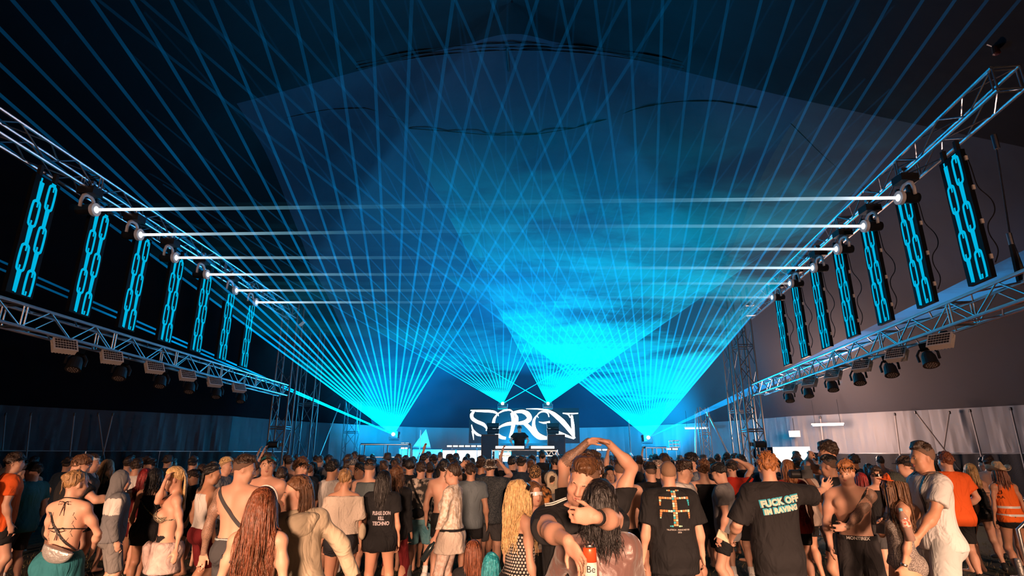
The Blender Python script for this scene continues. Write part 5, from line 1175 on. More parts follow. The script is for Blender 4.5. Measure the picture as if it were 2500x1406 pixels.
# ================= middle of the crowd
f = who(846, 1139, 7.0, 5, 'f', 'woman with hair tied up in an off-shoulder white blouse and black shorts', sk='mid', hyaw=-15, fat=1.05); f.tee(cloth((.66,.56,.47), 'white_blouse', bump=(60,.4)), hem=1.0, loose=.035, sleeve=.9, name='blouse', seed=36, neck=1.42, wob=.012); f.shorts(DENIM, leg=.34, loose=.018, waist=1.02); f.bun('dirty', (0,-.10,.07), .036); bag(f, (.26,-.02,1.02), (.05,.06,.10), CREAM, 'shoulder_bag')
f = who(815, 1119, 8.2, -25, 'm', 'black-haired man in white sleeveless top, left of the off-shoulder blouse', sk='mid'); f.tank(WHT, hem=.85); f.shorts(BLK); f.short('black', 37); f.shoes(SHOEW, SOCK)
f = who(866, 1113, 9.8, 0, 'm', 'man in a black patterned cap worn backwards, behind the pink-necked man', hat=.02); f.tee(BLK, seed=38); f.shorts(BLK); f.cap(cloth((.03,.03,.035), 'pattern_cap', noise=(60,.6,(.5,.5,.5),.05)), back=True); f.shoes(SHOEW, SOCK)
f = who(880, 1127, 9.2, 140, 'm', 'dark-haired man looking back over the crowd, left of the pink neck', face=True, sk='tan'); f.tee(GRY, seed=39); f.shorts(BLK); f.short('black', 39)
f = who(904, 1118, 8.4, -12, 'm', 'man with a pink sunburnt neck and grey vest', sk='fair', fat=1.1, hpitch=10); f.tank(cloth((.11,.14,.15)), hem=.86, top=1.46); f.shorts(DGR); f.fade('black', top=.02); f.shoes(SHOEW, SOCK)
f = who(938, 1144, 7.2, 3, 'f', 'woman with long black hair in oversized black T-shirt with jagged lettering', sk='mid'); f.tee(BLK, hem=.78, loose=.032, seed=41, name='t_shirt'); f.shorts(BLK, leg=.30, loose=.02); f.long('black', 255, .46, 41, wave=.008)
JM = pmat('jagged_print', (.55,.50,.53), .7, noise=(120,.7,(.2,.17,.2)))
for i, (t, sx) in enumerate((('PLEASE DON', 1.0), ('KILL', 1.), ('TECHNO', 1.3))): text_on(f, 't_shirt', t, .060, JM, -1, (.02,0,1.225-.062*i), sx=sx*.66, bold=.003, off=.006)
f = who(972, 1136, 7.9, -15, 'f', 'woman with brown braids and maroon leggings, right of the long black hair', sk='tan'); f.tee(BLK, seed=42, longs=True, loose=.02); f.shorts(MAROON, leg=1.9, loose=.006, name='leggings'); f.curly('brown', 42); f.locks('brown', 102, .30, 42, wave=.02, width=0.0101); f.shoes(SHOEW, SOCK)
f = who(1002, 1117, 9.9, 8, 'm', 'black-haired man in dark top, left of the camouflage shirt', sk='mid'); f.tee(BLK, seed=43); f.shorts(BLK); f.short('black', 43, th=.018)
f = who(1030, 1123, 9.3, -5, 'm', 'man in camouflage shirt with black sling bag and teal jean shorts', hyaw=8, R=dict(hand=(.36,.06,.86), pole=(.4,-1,0)), Rh=dict(curl=.15, spread=.2)); f.tee(CAMO, seed=44, longs=True, hem=.88, loose=.022); f.shorts(BLUED, leg=.95, loose=.026); f.short('dark', 44, th=.008); f.shoes(SHOEW, SOCK); f.ring(f.tp((0,0,1.2)), (.85,0,.45), f.G['t_shirt'], .035, .006, BLK, 'sling_strap', off=.004); bag(f, f.tp((.02,-.20,.98)), (.11,.06,.08), BLK, 'sling_bag')
f = who(1050, 1127, 10.2, 5, 'f', 'bare-shouldered woman in halter top, right of the camouflage shirt', sk='tan', fat=1.1); f.tank(DGR, hem=.9, top=1.30); f.shorts(BLK); f.short('dark', 45, th=.016)
f = who(1086, 1118, 8.9, -5, 'm', 'dark-haired shirtless man behind the woman in white lace', sk='fair'); f.shorts(BLK); f.short('black', 46, th=.018)
# woman in lace
g = frame(1106, 1125, 7.2, 75)
f = who(1106, 1125, 7.2, 75, 'f', 'woman in white lace jacket and skirt in profile, black bag at her hip', face=True, hyaw=5, L=dict(hand=loc_of(g, 1060, 1318, 7.0), pole=(-.4,-1,0)), R=dict(hand=loc_of(g, 1075, 1310, 7.35), pole=(.4,-1,0)), fat=1.02, sk='fair'); f.tee(LACE, hem=1.0, loose=.016, longs=True, name='lace_jacket', seed=47); f.skirt(cloth((.66,.56,.48), 'white_cotton', bump=(40,.4)), hem=.72, waist=1.08, flare=.25); f.bun('dark', (0,-.05,.125), .03)
f.shorts(cloth((.62,.45,.38), 'patterned_tights', noise=(22,.6,(.85,.75,.68),.06)), leg=1.95, loose=.003, flare=.3, waist=.95, name='tights', wob=0); mb = MB(); mb.tube([f.h((.082*math.cos(t),.05+.05*math.sin(t),.05+.03*math.sin(t))) for t in np.linspace(0,3.14,14)], .006, 6); f.raw('headband', mb, WHT); f.part('hip_bag', [RC(f.tp((.20,-.03,.93)), f.tp((.20,-.03,.78)), .075, .075, .01, R=rotz(-1.2), sy=.5)], BLK, (), None, .01); f.ring((0,0,.985), (0,0,1), f.G['skirt'], .03, .006, BLK, 'bag_belt', off=.004)
p = loc_of(g, 1046, 1345, 7.0); q = world_pt(f, p); mb = MB(); mb.lathe([(.03,-.12),(.036,-.115),(.036,.06),(.02,.09),(.018,.12)], 14); stickthing('drink_bottle', mb.mesh('drink_bottle', pmat('dark_bottle', (.02,.03,.035), .2), True), 'dark drink bottle in the hand of the woman in lace', 'bottle', tuple(q), (0,.6,0))
f = who(1150, 1128, 8.9, -5, 'm', 'man in grey T-shirt raising two fingers beside the woman in lace', sk='mid', L=dict(hand=(-.20,.20,1.72), pole=(-1,.2,-.3)), Lh=dict(curl=.15, spread=.35, palm=(0,1,0))); f.tee(cloth((.16,.20,.23)), seed=48); f.shorts(BLK); f.short('dark', 48)
f = who(1197, 1116, 9.3, 0, 'm', 'man in printed bucket hat and dark speckled shirt holding up a phone', hat=.015, R=dict(hand=(.17,.30,1.70), pole=(1,.2,-.4)), L=dict(hand=(-.27,.20,1.12), pole=(-1,-.6,0)), Rh=dict(palm=(-1,0,0), curl=.6)); f.tee(cloth((.03,.04,.05), 'speckled_shirt', noise=(70,.7,(.10,.11,.12),.06)), seed=49, loose=.026); f.shorts(DGR, leg=.85, loose=.026); f.short('dark'); f.bucket(cloth((.05,.05,.045), 'printed_canvas', noise=(55,1.,(.62,.58,.52),.03))); f.shoes(SHOEB, SOCK)
mb = MB(); mb.box((0,0,0), (.075,.009,.15)); mb.box((0,-.0052,0), (.068,.001,.14), mi=1); stickthing('phone', mb.mesh('phone', None, False, [pmat('phone_black', (.01,.01,.012), .2), emat('phone_screen', (.15,.6,.8), 1.3)]), 'lit phone held up by the man in the bucket hat', 'phone', tuple(world_pt(f, f.J['PR'])+np.array([-.03,0,.09])), (0,0,0))
# seated pair
f = who(1155, 1347, 6.5, 10, 'f', 'seated woman with long chestnut hair, low between the standing legs', H=1.62, dz=-.72, sit=True); f.tee(BLK, seed=50); f.shorts(BLK, leg=1.9, name='trousers'); f.long('auburn', 187, .40, 50)
f = who(1200, 1350, 6.2, -10, 'f', 'seated person in a shaggy bright teal coat, low in the crowd', H=1.62, dz=-.80, sit=True); f.tee(FUR, seed=51, loose=.05, longs=True, name='fur_coat', wob=.012); f.shorts(BLK, leg=1.9, name='trousers'); f.scalp(.016, ((.085,.05), (-.09,-.08)), hairm('teal'), 51); f.locks('teal', 442, .42, 51, width=0.0072, spread=.1)
# blonde in studded dress
f = who(1268, 1162, 4.9, -62, 'f', 'woman with long wavy blond hair in a black dress covered in mirror studs', face=True, hat=.01, hyaw=-10, fat=1.08, sk='fair'); f.tank(BLK, hem=.70, loose=.010, top=1.33, arm=False, name='studded_dress', seed=52, wob=.002); f.shorts(BLK, leg=.28, loose=.012)
f.scalp(.014, ((.076,.092), (-.09,-.07)), hairm('blond'), 53); f.locks('blond', 408, .50, 53, wave=.03, width=0.0072, spread=.05); f.shades(GLS, 55); mb = MB(); G = f.G['studded_dress']; P0 = []
for iz in range(24):
    for ia in range(34):
        P0.append((iz, ia))
zz = np.array([1.30-.025*i for i, _ in P0]); an = np.array([2*math.pi*(j+.5*(i % 2))/34 for i, j in P0]); c0 = np.stack([0*zz, 0*zz, zz], 1); D = np.stack([np.cos(an), np.sin(an), 0*an], 1); t = np.full(len(zz), .4)
for _ in range(26): t = t-.8*sdf_pts(G, c0+D*t[:,None])
for c, d, tt in zip(c0, D, t):
    p = c+d*(tt+.001); u = np.array([-d[1], d[0], 0])*.0085; v = np.array([0,0,.0085]); mb.add([p-u-v, p+u-v, p+u+v, p-u+v, p+d*.003], [(0,1,4),(1,2,4),(2,3,4),(3,0,4)])
f.raw('studs', mb, pmat('mirror_stud', (.85,.80,.74), .2, .5), False, [o for o in f.o.children if o.name.startswith('studded')][0])['kind'] = 'stuff'
f = who(1303, 1170, 5.8, -150, 'f', 'woman in white ribbed crop top half hidden behind the studded dress', face=True, sk='fair'); f.tank(WHT, hem=1.08, wob=.002); f.shorts(BLK, leg=.3, waist=1.05); f.long('brown', 119, .32, 54); f.shades(pmat('white_rim', (.7,.7,.7), .3), 5)
f = who(1306, 1129, 7.7, -5, 'f', 'person in a leopard bandana and orange-black jersey', sk='mid', hat=.01); f.tee(cloth((.55,.22,.06), 'orange_black', noise=(8,1.,(.01,.01,.01),.05)), seed=55); f.shorts(BLK); f.scalp(.016, ((.085,.075), (-.09,-.05)), LEOP, 55, wob=.002, name='bandana'); text_on(f, 't_shirt', '20', .16, BLK, -1, (0,0,1.15))
f = who(1346, 1143, 8.3, 0, 'm', 'person in a cream hood over a grey vest with studded straps', hat=.02); f.tee(GRY, seed=56); f.shorts(BLK); f.short('dark'); f.part('hood', [EL(f.h((0,-.02,.03)), (.108,.122,.122), f.Rh, .03), EL(f.h((0,-.10,-.10)), (.09,.06,.10), f.Rh, .03), EL(f.h((0,-.15,.0)), (.065,.10,.09), f.Rh, .02, sub=True)], CREAM, (), wobble(5, .006)); f.ring(f.tp((.06,0,1.25)), (1,0,.0), f.G['t_shirt'], .035, .006, SEQ, 'studded_strap', off=.004)
# man with clasped hands overhead
g = frame(1441, 1099, 4.6, 0)
f = who(1441, 1099, 4.6, 0, 'm', 'curly-haired man in black T-shirt with both arms raised and hands clasped overhead', L=dict(hand=loc_of(g, 1436, 1078, 4.5), elbow=loc_of(g, 1340, 1115, 4.55)), R=dict(hand=loc_of(g, 1486, 1082, 4.5), elbow=loc_of(g, 1590, 1128, 4.55)), Lh=dict(dir=(1,-.1,.12), palm=(0,.2,-1), curl=.25, spread=.12), Rh=dict(dir=(-1,.1,.30), palm=(0,-.3,-1), curl=.30, spread=.12), tat=('faL',), hpitch=6, sk='fair', fat=1.06); f.tee(BLK, seed=57, loose=.026, sleeve=.75); f.shorts(BLK2); f.curly('dark', 57, .030, -.055)
# embracing pair
g = frame(1408, 1117, 3.42, 180, H=1.78)
f = who(1408, 1117, 3.42, 180, 'm', 'man in black striped-shoulder jersey with closed eyes hugging the dark-haired woman', H=1.78, face='closed', lean=6, hpitch=12, hroll=-14, hyaw=-22, fat=1.08, sk='fair', vox=.0075,
        R=dict(hand=loc_of(g, 1401, 1330, 2.74), elbow=loc_of(g, 1309, 1290, 3.15)), Rh=dict(dir=loc_of(g, 1432, 1378, 2.70)-loc_of(g, 1401, 1330, 2.74), palm=(.3,.6,-.5), curl=.30, spread=.16, thumb=.9),
        L=dict(hand=loc_of(g, 1446, 1260, 2.80), elbow=loc_of(g, 1535, 1262, 2.95)), Lh=dict(dir=loc_of(g, 1390, 1254, 2.78)-loc_of(g, 1446, 1260, 2.80), palm=(0,-1,0), curl=1.05, spread=.05)); f.tee(BLK, seed=58, loose=.020, sleeve=.62); f.shorts(BLK2, leg=.8); f.fade('brown', top=.006)
for q in (-1,1):
    for j in range(3):
        pts = []
        for i in range(7):
            t = i/6; a = f.J['SL' if q < 0 else 'SR']; b = f.tp((q*.07,-.02,1.50)); p = b*(1-t)+a*t+np.array([0,.03-.028*j,.0]); n_ = np.array([0,.1,1.])
            for _ in range(14): p = p+nrm(n_)*(-sdf_pts(f.G['t_shirt'], p[None])[0])*.8
            pts.append(p+np.array([0,0,.003]))
        mb = MB(); mb.tube(pts, .0075, 5, flat=.5); f.raw('shoulder_stripe', mb, WHT)
W = f.J['WL']; E_ = f.J['EL']; f.part('wristband', [RC(W+(E_-W)*.10, W+(E_-W)*.20, .036, .038, .004)], BLK, [HS(W+(E_-W)*.09, W-E_), HS(W+(E_-W)*.20, E_-W)], None, .006)
hugger = f
f = who(1455, 1158, 3.16, 0, 'f', 'woman with dark hair and brown satin shirt being hugged, seen from behind', hat=.01, vox=.008, L=dict(hand=(-.10,.34,1.15), pole=(-1,-.4,-.3)), R=dict(hand=(.10,.34,1.15), pole=(1,-.4,-.3)), hroll=6, fat=1.02); f.tee(SATIN, seed=59, loose=.014, longs=True, name='satin_shirt', wob=.009); f.shorts(BLK, leg=1.9, name='trousers')
f.scalp(.018, ((.076,.092), (-.09,-.075)), hairm('black'), 60, wob=.003, fr=(80,160)); f.locks('black', 560, .30, 60, width=0.0061, wave=.018, spread=.03, seg=13); f.shades(pmat('blue_mirror', (.15,.32,.45), .1, .8), 62)
p = atY(1440, 1368, 2.80); can = empty('drink_can', tuple(p), label='orange and white drink can held behind the hugged woman', cat='can'); mb = MB(); mb.lathe([(.026,-.066),(.031,-.060),(.031,-.005)], 24); mb.obj('lower_label', WHT, can, smooth=True); mb = MB(); mb.lathe([(.0312,-.005),(.0312,.050),(.029,.056)], 24); mb.obj('upper_label', pmat('can_orange', (.80,.10,.03), .3, .2), can, smooth=True)
mb = MB(); mb.lathe([(.029,.056),(.025,.064),(.026,.067),(.023,.066),(.0225,.062),(.001,.062)], 24); mb.obj('rim', pmat('can_silver', (.7,.7,.7), .25, 1.), can, smooth=True); V, F = text_mesh('Be', .04); mb = MB(); mb.add([(x*1., -.0318+x*x*12, z-.045) for x, z in V], F); mb.obj('lettering', BLK, can)
# ================= right of centre
f = who(1628, 1119, 5.9, 0, 'm', 'broad shaven-headed man in black T-shirt with a colourful tiled double-barred cross', fat=1.12, sk='fair', L=dict(hand=(-.30,.04,.83), pole=(-.5,-1,0)), R=dict(hand=(.30,.04,.83), pole=(.5,-1,0))); f.tee(BLK, seed=61, loose=.028, hem=.72, sleeve=.85, boxy=1.02); f.shorts(BLK2, leg=.9); f.buzz('dirty')
V, F, M = cross_print(TIL); V = [(x*1.12, z) for x, z in V]; flat_print(f, 't_shirt', V, F, TIL, M, 'cross_print', origin=(0,0,1.315), scale=.98, off=.006); text_on(f, 't_shirt', 'TELETECH - MANCHESTER', .019, WHT, -1, (.02,0,1.125), off=.006); text_on(f, 't_shirt', '2026', .019, WHT, -1, (.03,0,1.103), off=.006)
f = who(1664, 1118, 7.2, -120, 'm', 'man in a loose white T-shirt half hidden behind the tiled-cross shirt', face=True, hpitch=12); f.tee(WHT, seed=62, loose=.03); f.shorts(GRY); f.short('dark', 62)
f = who(1586, 1123, 8.0, 10, 'm', 'man in black flat cap with a pink neck, left of the tiled-cross shirt', hat=.01); f.tee(BLK, seed=63); f.shorts(BLK); f.fade('dark'); f.cap(BLK, back=False)
f = who(1603, 1117, 9.2, 0, 'm', 'person in a white leopard-print hat deep in the crowd', hat=.02); f.tee(BLK, seed=64); f.shorts(BLK); f.bucket(cloth((.55,.45,.38), 'white_leopard', noise=(80,1.,(.03,.02,.02),.04)))
f = who(1488, 1131, 8.0, 175, 'f', 'dark-haired woman with goggles on her head facing the camera', face=True, hat=.01, sk='fair'); f.tee(BLK, seed=65); f.shorts(BLK); f.long('black', 119, .40, 65); f.shades(GLS, 50)
f = who(1513, 1117, 7.0, 0, 'm', 'shirtless man with cropped hair, right of the raised elbow', sk='fair'); f.shorts(BLK, leg=.85); f.fade('dark'); f.shoes(SHOEB)
f = who(1686, 1103, 9.0, 85, 'm', 'dark-fringed man in profile facing left with a raised hand', face=True, R=dict(hand=(.12,.30,1.45), pole=(1,-.2,-.8)), Rh=dict(curl=.1)); f.tee(cloth((.24,.26,.30)), seed=66); f.shorts(GRY); f.short('black', 66, fringe=True, top=.018)
f = who(1714, 1120, 8.2, -3, 'm', 'man with curly mullet in black sleeveless top and black shorts', sk='fair', L=dict(hand=(-.24,.25,1.15), pole=(-1,-.6,0))); f.tank(BLK, hem=.84, top=1.45); f.shorts(BLK2, leg=.72); f.curly('brown', 67, .022, -.09); f.shoes(SHOEW)
f = who(1757, 1121, 7.6, 60, 'm', 'man in plain black cap looking down, left of the red T-shirt', hat=.02, hpitch=15); f.tee(GRY, seed=68); f.shorts(BLK); f.short('black'); f.cap(BLK)
f = who(1783, 1117, 9.2, -8, 'm', 'man in red T-shirt and black cap with one hand on his head', hat=.02, fat=1.04, hyaw=10, R=dict(hand=(.10,.02,1.78), pole=(1,.1,.0)), Rh=dict(palm=(0,0,-1), curl=.2, dir=(-1,.2,0)), L=dict(hand=(-.22,.22,1.05), pole=(-1,-.5,0))); f.tee(RED, seed=69, loose=.022); f.shorts(BLK, leg=.80, loose=.024); f.short('dark'); f.cap(BLK, logo=TIL[3]); f.shoes(SHOEW, SOCK); f.ring(f.tp((-.02,0,1.22)), (-.7,0,.7), f.G['t_shirt'], .032, .006, BLK, 'sling_strap', off=.004)
# man in the slogan shirt
g = frame(1868, 1097, 5.5, 0)
f = who(1868, 1097, 5.5, 0, 'm', 'red-haired man in black slogan T-shirt reaching his arm out to the right', hyaw=-12, fat=1.05, sk='fair', R=dict(hand=loc_of(g, 2040, 1190, 5.95), pole=(.6,-.3,-1)), Rh=dict(dir=loc_of(g, 2066, 1166, 6.0)-loc_of(g, 2040, 1190, 5.95), palm=(-.5,.9,0), curl=.12, spread=.16), L=dict(hand=(-.30,.24,1.02), pole=(-.6,-1,-.3)), Lh=dict(curl=.6)); f.tee(cloth((.018,.017,.019), 'washed_black'), seed=70, loose=.028, hem=.74, sleeve=.95); f.shorts(BLK2, leg=.9); f.short('ginger', 70, th=.008, top=.008)
BL = pmat('print_blue', (.03,.36,.48), .7); PL = pmat('print_peach', (.75,.60,.48), .7)
for t, z, s_ in (('FUCK OFF', 1.335, .070), ('IM RAVING', 1.272, .056)):
    text_on(f, 't_shirt', t, s_, BL, -1, (.012,0,z), rot=.16, bold=.009, off=.006, space=1.08); text_on(f, 't_shirt', t, s_, PL, -1, (.016,0,z-.003), rot=.16, bold=.0035, off=.009, space=1.08)
q = world_pt(f, f.J['PL']); mb = MB(); mb.box((0,0,0), (.16,.012,.075)); mb.box((.0,-.007,.0), (.13,.003,.05)); stickthing('wallet', mb.mesh('wallet', CREAM), 'cream wallet in the left hand of the man in the slogan shirt', 'wallet', (q[0]-.05, q[1], q[2]+.03), (0,.45,.2))
slog = f
# shirtless man with strap
g = frame(2060, 1115, 6.3, 155)
f = who(2060, 1115, 6.3, 155, 'm', 'shirtless fair-haired man with a thin chest strap, his face touched by an outstretched hand', face=True, hyaw=-20, hpitch=4, fat=1.04, sk='fair', hat=.01, L=dict(hand=loc_of(g, 2066, 1290, 6.02), elbow=loc_of(g, 2104, 1282, 6.35)), Lh=dict(dir=(1,.1,-.1), palm=(0,-1,0), curl=.2, spread=.15), R=dict(hand=(.26,.10,.90), pole=(.5,-1,0)), tat=('uaL','faL')); f.shorts(BLK2, leg=.85, loose=.026); f.short('ginger', 71, fringe=True); f.cap(BLK, back=True); f.ring(f.tp((.02,0,1.22)), (.80,0,.6), f.sel('t','y','p','n'), .018, .005, LEATH, 'chest_strap', off=.002)
f.ring((0,0,.995), (0,0,1), f.G['shorts'], .045, .005, BLK, 'waistband', off=.004); text_on(f, 'shorts', 'MONTIREX', .042, WHT, 1, (-.0,0,.982), off=.016, bold=.001)
g = frame(2019, 1107, 7.4, 50); f = who(2019, 1107, 7.4, 50, 'm', 'man in black T-shirt with faded hair, behind the shirtless strapped man', sk='mid', L=dict(hand=loc_of(g, 1972, 1170, 7.15), pole=(-.5,-.3,-1))); f.tee(BLK, seed=72); f.shorts(BLK); f.fade('black')
f = who(2016, 1072, 7.9, 70, 'm', 'tall shirtless dark-haired man drinking with both hands, above the crowd', face=True, sk='mid', L=dict(hand=(-.03,.20,1.60), pole=(-1,.2,-.6)), R=dict(hand=(.05,.20,1.58), pole=(1,.2,-.6)), Lh=dict(curl=.8), Rh=dict(curl=.8)); f.shorts(BLK); f.short('dark', 73, fringe=True, th=.02)
f = who(1947, 1114, 9.0, 10, 'm', 'man in black cap raising one hand in front of the lit doorway', hat=.02, L=dict(hand=(-.42,.10,1.74), pole=(-1,0,-.4)), Lh=dict(curl=.6, palm=(1,0,0)), sk='mid', fat=1.1); f.tee(cloth((.42,.33,.28)), seed=74); f.shorts(BLK); f.short('dark'); f.cap(BLK, back=True)
mb = MB(); mb.box((0,0,0), (.13,.10,.10)); mb.lathe([(.045,0),(.05,.02),(.05,.12),(.04,.13)], 14, (-.06,0,.0), roty(-math.pi/2)); mb.box((.02,0,.07), (.08,.06,.05)); stickthing('video_camera', mb.mesh('video_camera', dark_metal), 'black video camera held up behind the shirtless strapped man', 'camera', tuple(atY(1966, 1157, 7.08)))
f = who(1920, 1118, 8.2, -10, 'f', 'woman with long ginger hair, right of the slogan shirt man', sk='fair'); f.tee(cloth((.3,.03,.02)), seed=75); f.shorts(BLK); f.long('ginger', 102, .34, 75)
# right side
f = who(2134, 1134, 8.0, 178, 'm', 'man in black vest and dark sunglasses facing the camera', face=True, sk='fair'); f.tank(BLK, hem=.86, top=1.44); f.shorts(DGR); f.short('dark', 76); f.shades(GLS, 4); f.shoes(SHOEW, SOCK)
g = frame(2166, 1140, 5.6, 82)
f = who(2166, 1140, 5.6, 82, 'f', 'woman in orange and black cap and grey glitter bodysuit, facing left', hat=.02, face=True, hpitch=-12, sk='mid', R=dict(hand=loc_of(g, 2146, 1275, 5.6), pole=(1,-.6,-.3)), L=dict(hand=(-.16,.10,.84), pole=(-.5,-1,0)), Rh=dict(curl=.4)); f.tank(SPARK, hem=.86, loose=.005, top=1.38, name='bodysuit', wob=.002); f.shorts(SPARK, leg=.12, loose=.013, name='bodysuit_seat', waist=1.0); f.cap(cloth((.04,.045,.04), 'dark_mesh', bump=(80,.6)), brim=ORG); f.scalp(.004, ((.08,.07), (-.09,-.07)), hairm('brown'), 77, wob=.001); f.locks('brown', 255, .42, 77, wave=.015, elmax=.15, elmin=-.45); f.part('cap_front', [EL(f.h((0,-.012,.050)), (.088,.108,.099), f.Rh, .01)], ORG, [HS(f.h((0,0,.047)), f.Rh @ np.array([0,0,-1.])), HS(f.h((0,.045,.05)), f.Rh @ np.array([0,-1.,.25]))], None, .007); f.shoes(SHOEB, high=.15)
q = world_pt(f, f.J['PR']); mb = MB(); mb.box((0,0,0), (.012,.075,.15)); stickthing('phone', mb.mesh('phone', pmat('phone_black', (.01,.01,.012), .2)), 'black phone in the hand of the woman in the orange cap', 'phone', (q[0]+.0, q[1]-.02, q[2]-.03), (.0,.35,.5))
W = f.J['WL']; E_ = f.J['EL']; f.part('wristwatch', [RC(W+(E_-W)*.06, W+(E_-W)*.16, .030, .031, .004)], pmat('watch_steel', (.6,.55,.5), .25, 1.), [HS(W+(E_-W)*.05, W-E_), HS(W+(E_-W)*.16, E_-W)], None, .006)
f = who(2204, 1106, 8.0, 60, 'm', 'man in black cap and beige shirt, behind the woman in the orange cap', hat=.02, face=True); f.tee(cloth((.48,.38,.31)), seed=78); f.shorts(BLK); f.short('dark'); f.cap(BLK)
g = frame(2243, 1075, 5.8, 84)
f = who(2243, 1075, 5.8, 84, 'm', 'tall man in white T-shirt and pale shorts in profile, backpack straps on his shoulders', face=True, hyaw=4, sk='tan', fat=1.04, L=dict(hand=loc_of(g, 2232, 1330, 5.5), pole=(-.4,-1,-.2)), Lh=dict(curl=.9), R=dict(hand=loc_of(g, 2224, 1286, 5.68), pole=(.4,-1,-.2)), Rh=dict(curl=.7)); f.tee(cloth((.60,.60,.60), 'white_tee'), seed=79, loose=.016, hem=.86, sleeve=.66); f.shorts(cloth((.46,.48,.48), 'pale_shorts'), leg=.92, loose=.028); f.fade('dark', top=.02); f.shoes(SHOEW, SOCK)
for q in (-1,1): f.ring(f.tp((q*.11,-.03,1.34)), (1,0,0), f.G['t_shirt'], .04, .006, LEATH, 'backpack_strap', off=.001, a0=(-150), a1=60)
W = world_pt(f, f.J['PR'])
bt = empty('water_bottle', tuple(atY(2212, 1282, 5.40)), label='clear plastic water bottle carried between the orange cap and the white T-shirt', cat='bottle'); bt.rotation_euler = (0,-.18,0)
mb = MB(); mb.lathe([(.03,-.13),(.036,-.125),(.036,.05),(.034,.07),(.018,.11),(.014,.125)], 18); mb.obj('bottle_body', pmat('clear_plastic', (.35,.22,.18), .08, coat=1., spec=.8), bt, smooth=True); mb = MB(); mb.lathe([(.0365,-.01),(.0365,.055)], 18); mb.obj('bottle_label', pmat('bottle_label', (.72,.52,.45), .5, noise=(40,1.,(.7,.1,.05),.05)), bt); mb = MB(); mb.lathe([(.016,.122),(.016,.142),(.012,.145)], 12); mb.obj('bottle_cap', pmat('cap_blue', (.15,.45,.6), .4), bt)
f = who(2303, 1100, 8.6, -10, 'm', 'man in bright orange T-shirt and black shorts with his back turned', hyaw=15, R=dict(hand=(.20,.20,1.0), pole=(1,-.6,0))); f.tee(ORG, seed=80, loose=.024); f.shorts(BLK, leg=.80); f.short('auburn', 80, th=.010); f.shoes(SHOEB, cloth((.02,.02,.02), 'black_sock'))
f = who(2364, 1128, 10.0, -12, 'f', 'woman with long blond hair in black mesh top and leather shorts', sk='fair', fat=1.06, step=-.12); f.tank(BLK, hem=1.03, top=1.34); f.shorts(LEATH, leg=.30, loose=.016, waist=1.03); f.long('blond', 153, .34, 81); f.shoes(SHOEB, high=.04)
f = who(2400, 1113, 11.0, 30, 'm', 'dark-haired man in black T-shirt by the scrim fence', sk='mid'); f.tee(BLK, seed=82); f.shorts(BLK); f.short('black', 82); f.shoes(SHOEB)
f = who(2436, 1126, 9.2, -8, 'f', 'person in straw cowboy hat and orange hi-vis vest with silver boots', hat=.03, sk='tan', lean=3, step=.10); f.tank(HIVIS, hem=.86, loose=.022, top=1.46, name='hi_vis_vest'); f.shorts(BLK, leg=.30, loose=.012); f.locks('auburn', 119, .36, 83, elmax=.15, elmin=-.45); f.cowboy(cloth((.62,.45,.28), 'straw')); f.shoes(SILV, high=.24)
for z in (1.10,.98): f.ring((0,0,z), (0,0,1), f.G['hi_vis_vest'], .036, .004, REFL, 'reflective_band', off=.003)
text_on(f, 'hi_vis_vest', 'U', .09, BLK, -1, (-.12,0,1.30), off=.005); text_on(f, 'hi_vis_vest', 'RA', .06, BLK, -1, (-.12,0,1.23), off=.005)
f = who(2330, 1143, 9.8, 10, 'm', 'dark figure between the orange T-shirt and the blond hair'); f.tee(BLK, seed=84); f.shorts(BLK); f.short('black', 84)
f = who(2098, 1150, 8.6, -10, 'f', 'woman with red hair right of the shirtless strapped man', sk='fair'); f.tee(MAROON, seed=85); f.shorts(DENIM); f.long('red', 102, .34, 85); f.shoes(SHOEW, SOCK)
# crowd barrier at the right edge
def barrier(p, rz, label):
    o = empty('crowd_barrier', p, rz, label=label, cat='barrier'); w, h = 2.2, 1.08
    mb = MB(); mb.tube([(-w/2,0,.12), (-w/2,0,h-.10), (-w/2+.10,0,h), (w/2-.10,0,h), (w/2,0,h-.10), (w/2,0,.12), (-w/2,0,.12)], .021, 8, up=(0,1,0)); mb.obj('frame', alu, o, smooth=True)
    for i in range(14): rod('bar', (-w/2+.15*(i+.5)+.03,0,.12), (-w/2+.15*(i+.5)+.03,0,h), .009, alu, o)
    for x in (-.8,.8): mb = MB(); mb.box((x,0,.06), (.05,.5,.03)); mb.box((x,0,.09), (.04,.04,.08)); mb.obj('foot', alu, o)
p = atY(2478, 1250, 6.9); barrier((p[0]+.93, 6.35, 0), math.radians(-28), 'steel crowd barrier at the lower right edge')
barrier((10.2, 10.4, 0), math.radians(-20), 'second steel crowd barrier, farther back at the right edge')
# DJ
f = who(1268, 1040, 22.75, 180, 'm', 'dj standing behind the decks, a dark outline before the bright letters', H=1.74, dz=1.1, L=dict(hand=(-.28,.30,1.05), pole=(-1,-.4,0)), R=dict(hand=(.28,.30,1.05), pole=(1,-.4,0))); f.tee(BLK, seed=90, loose=.03); f.shorts(BLK, leg=1.9, name='trousers'); f.short('black', 90)
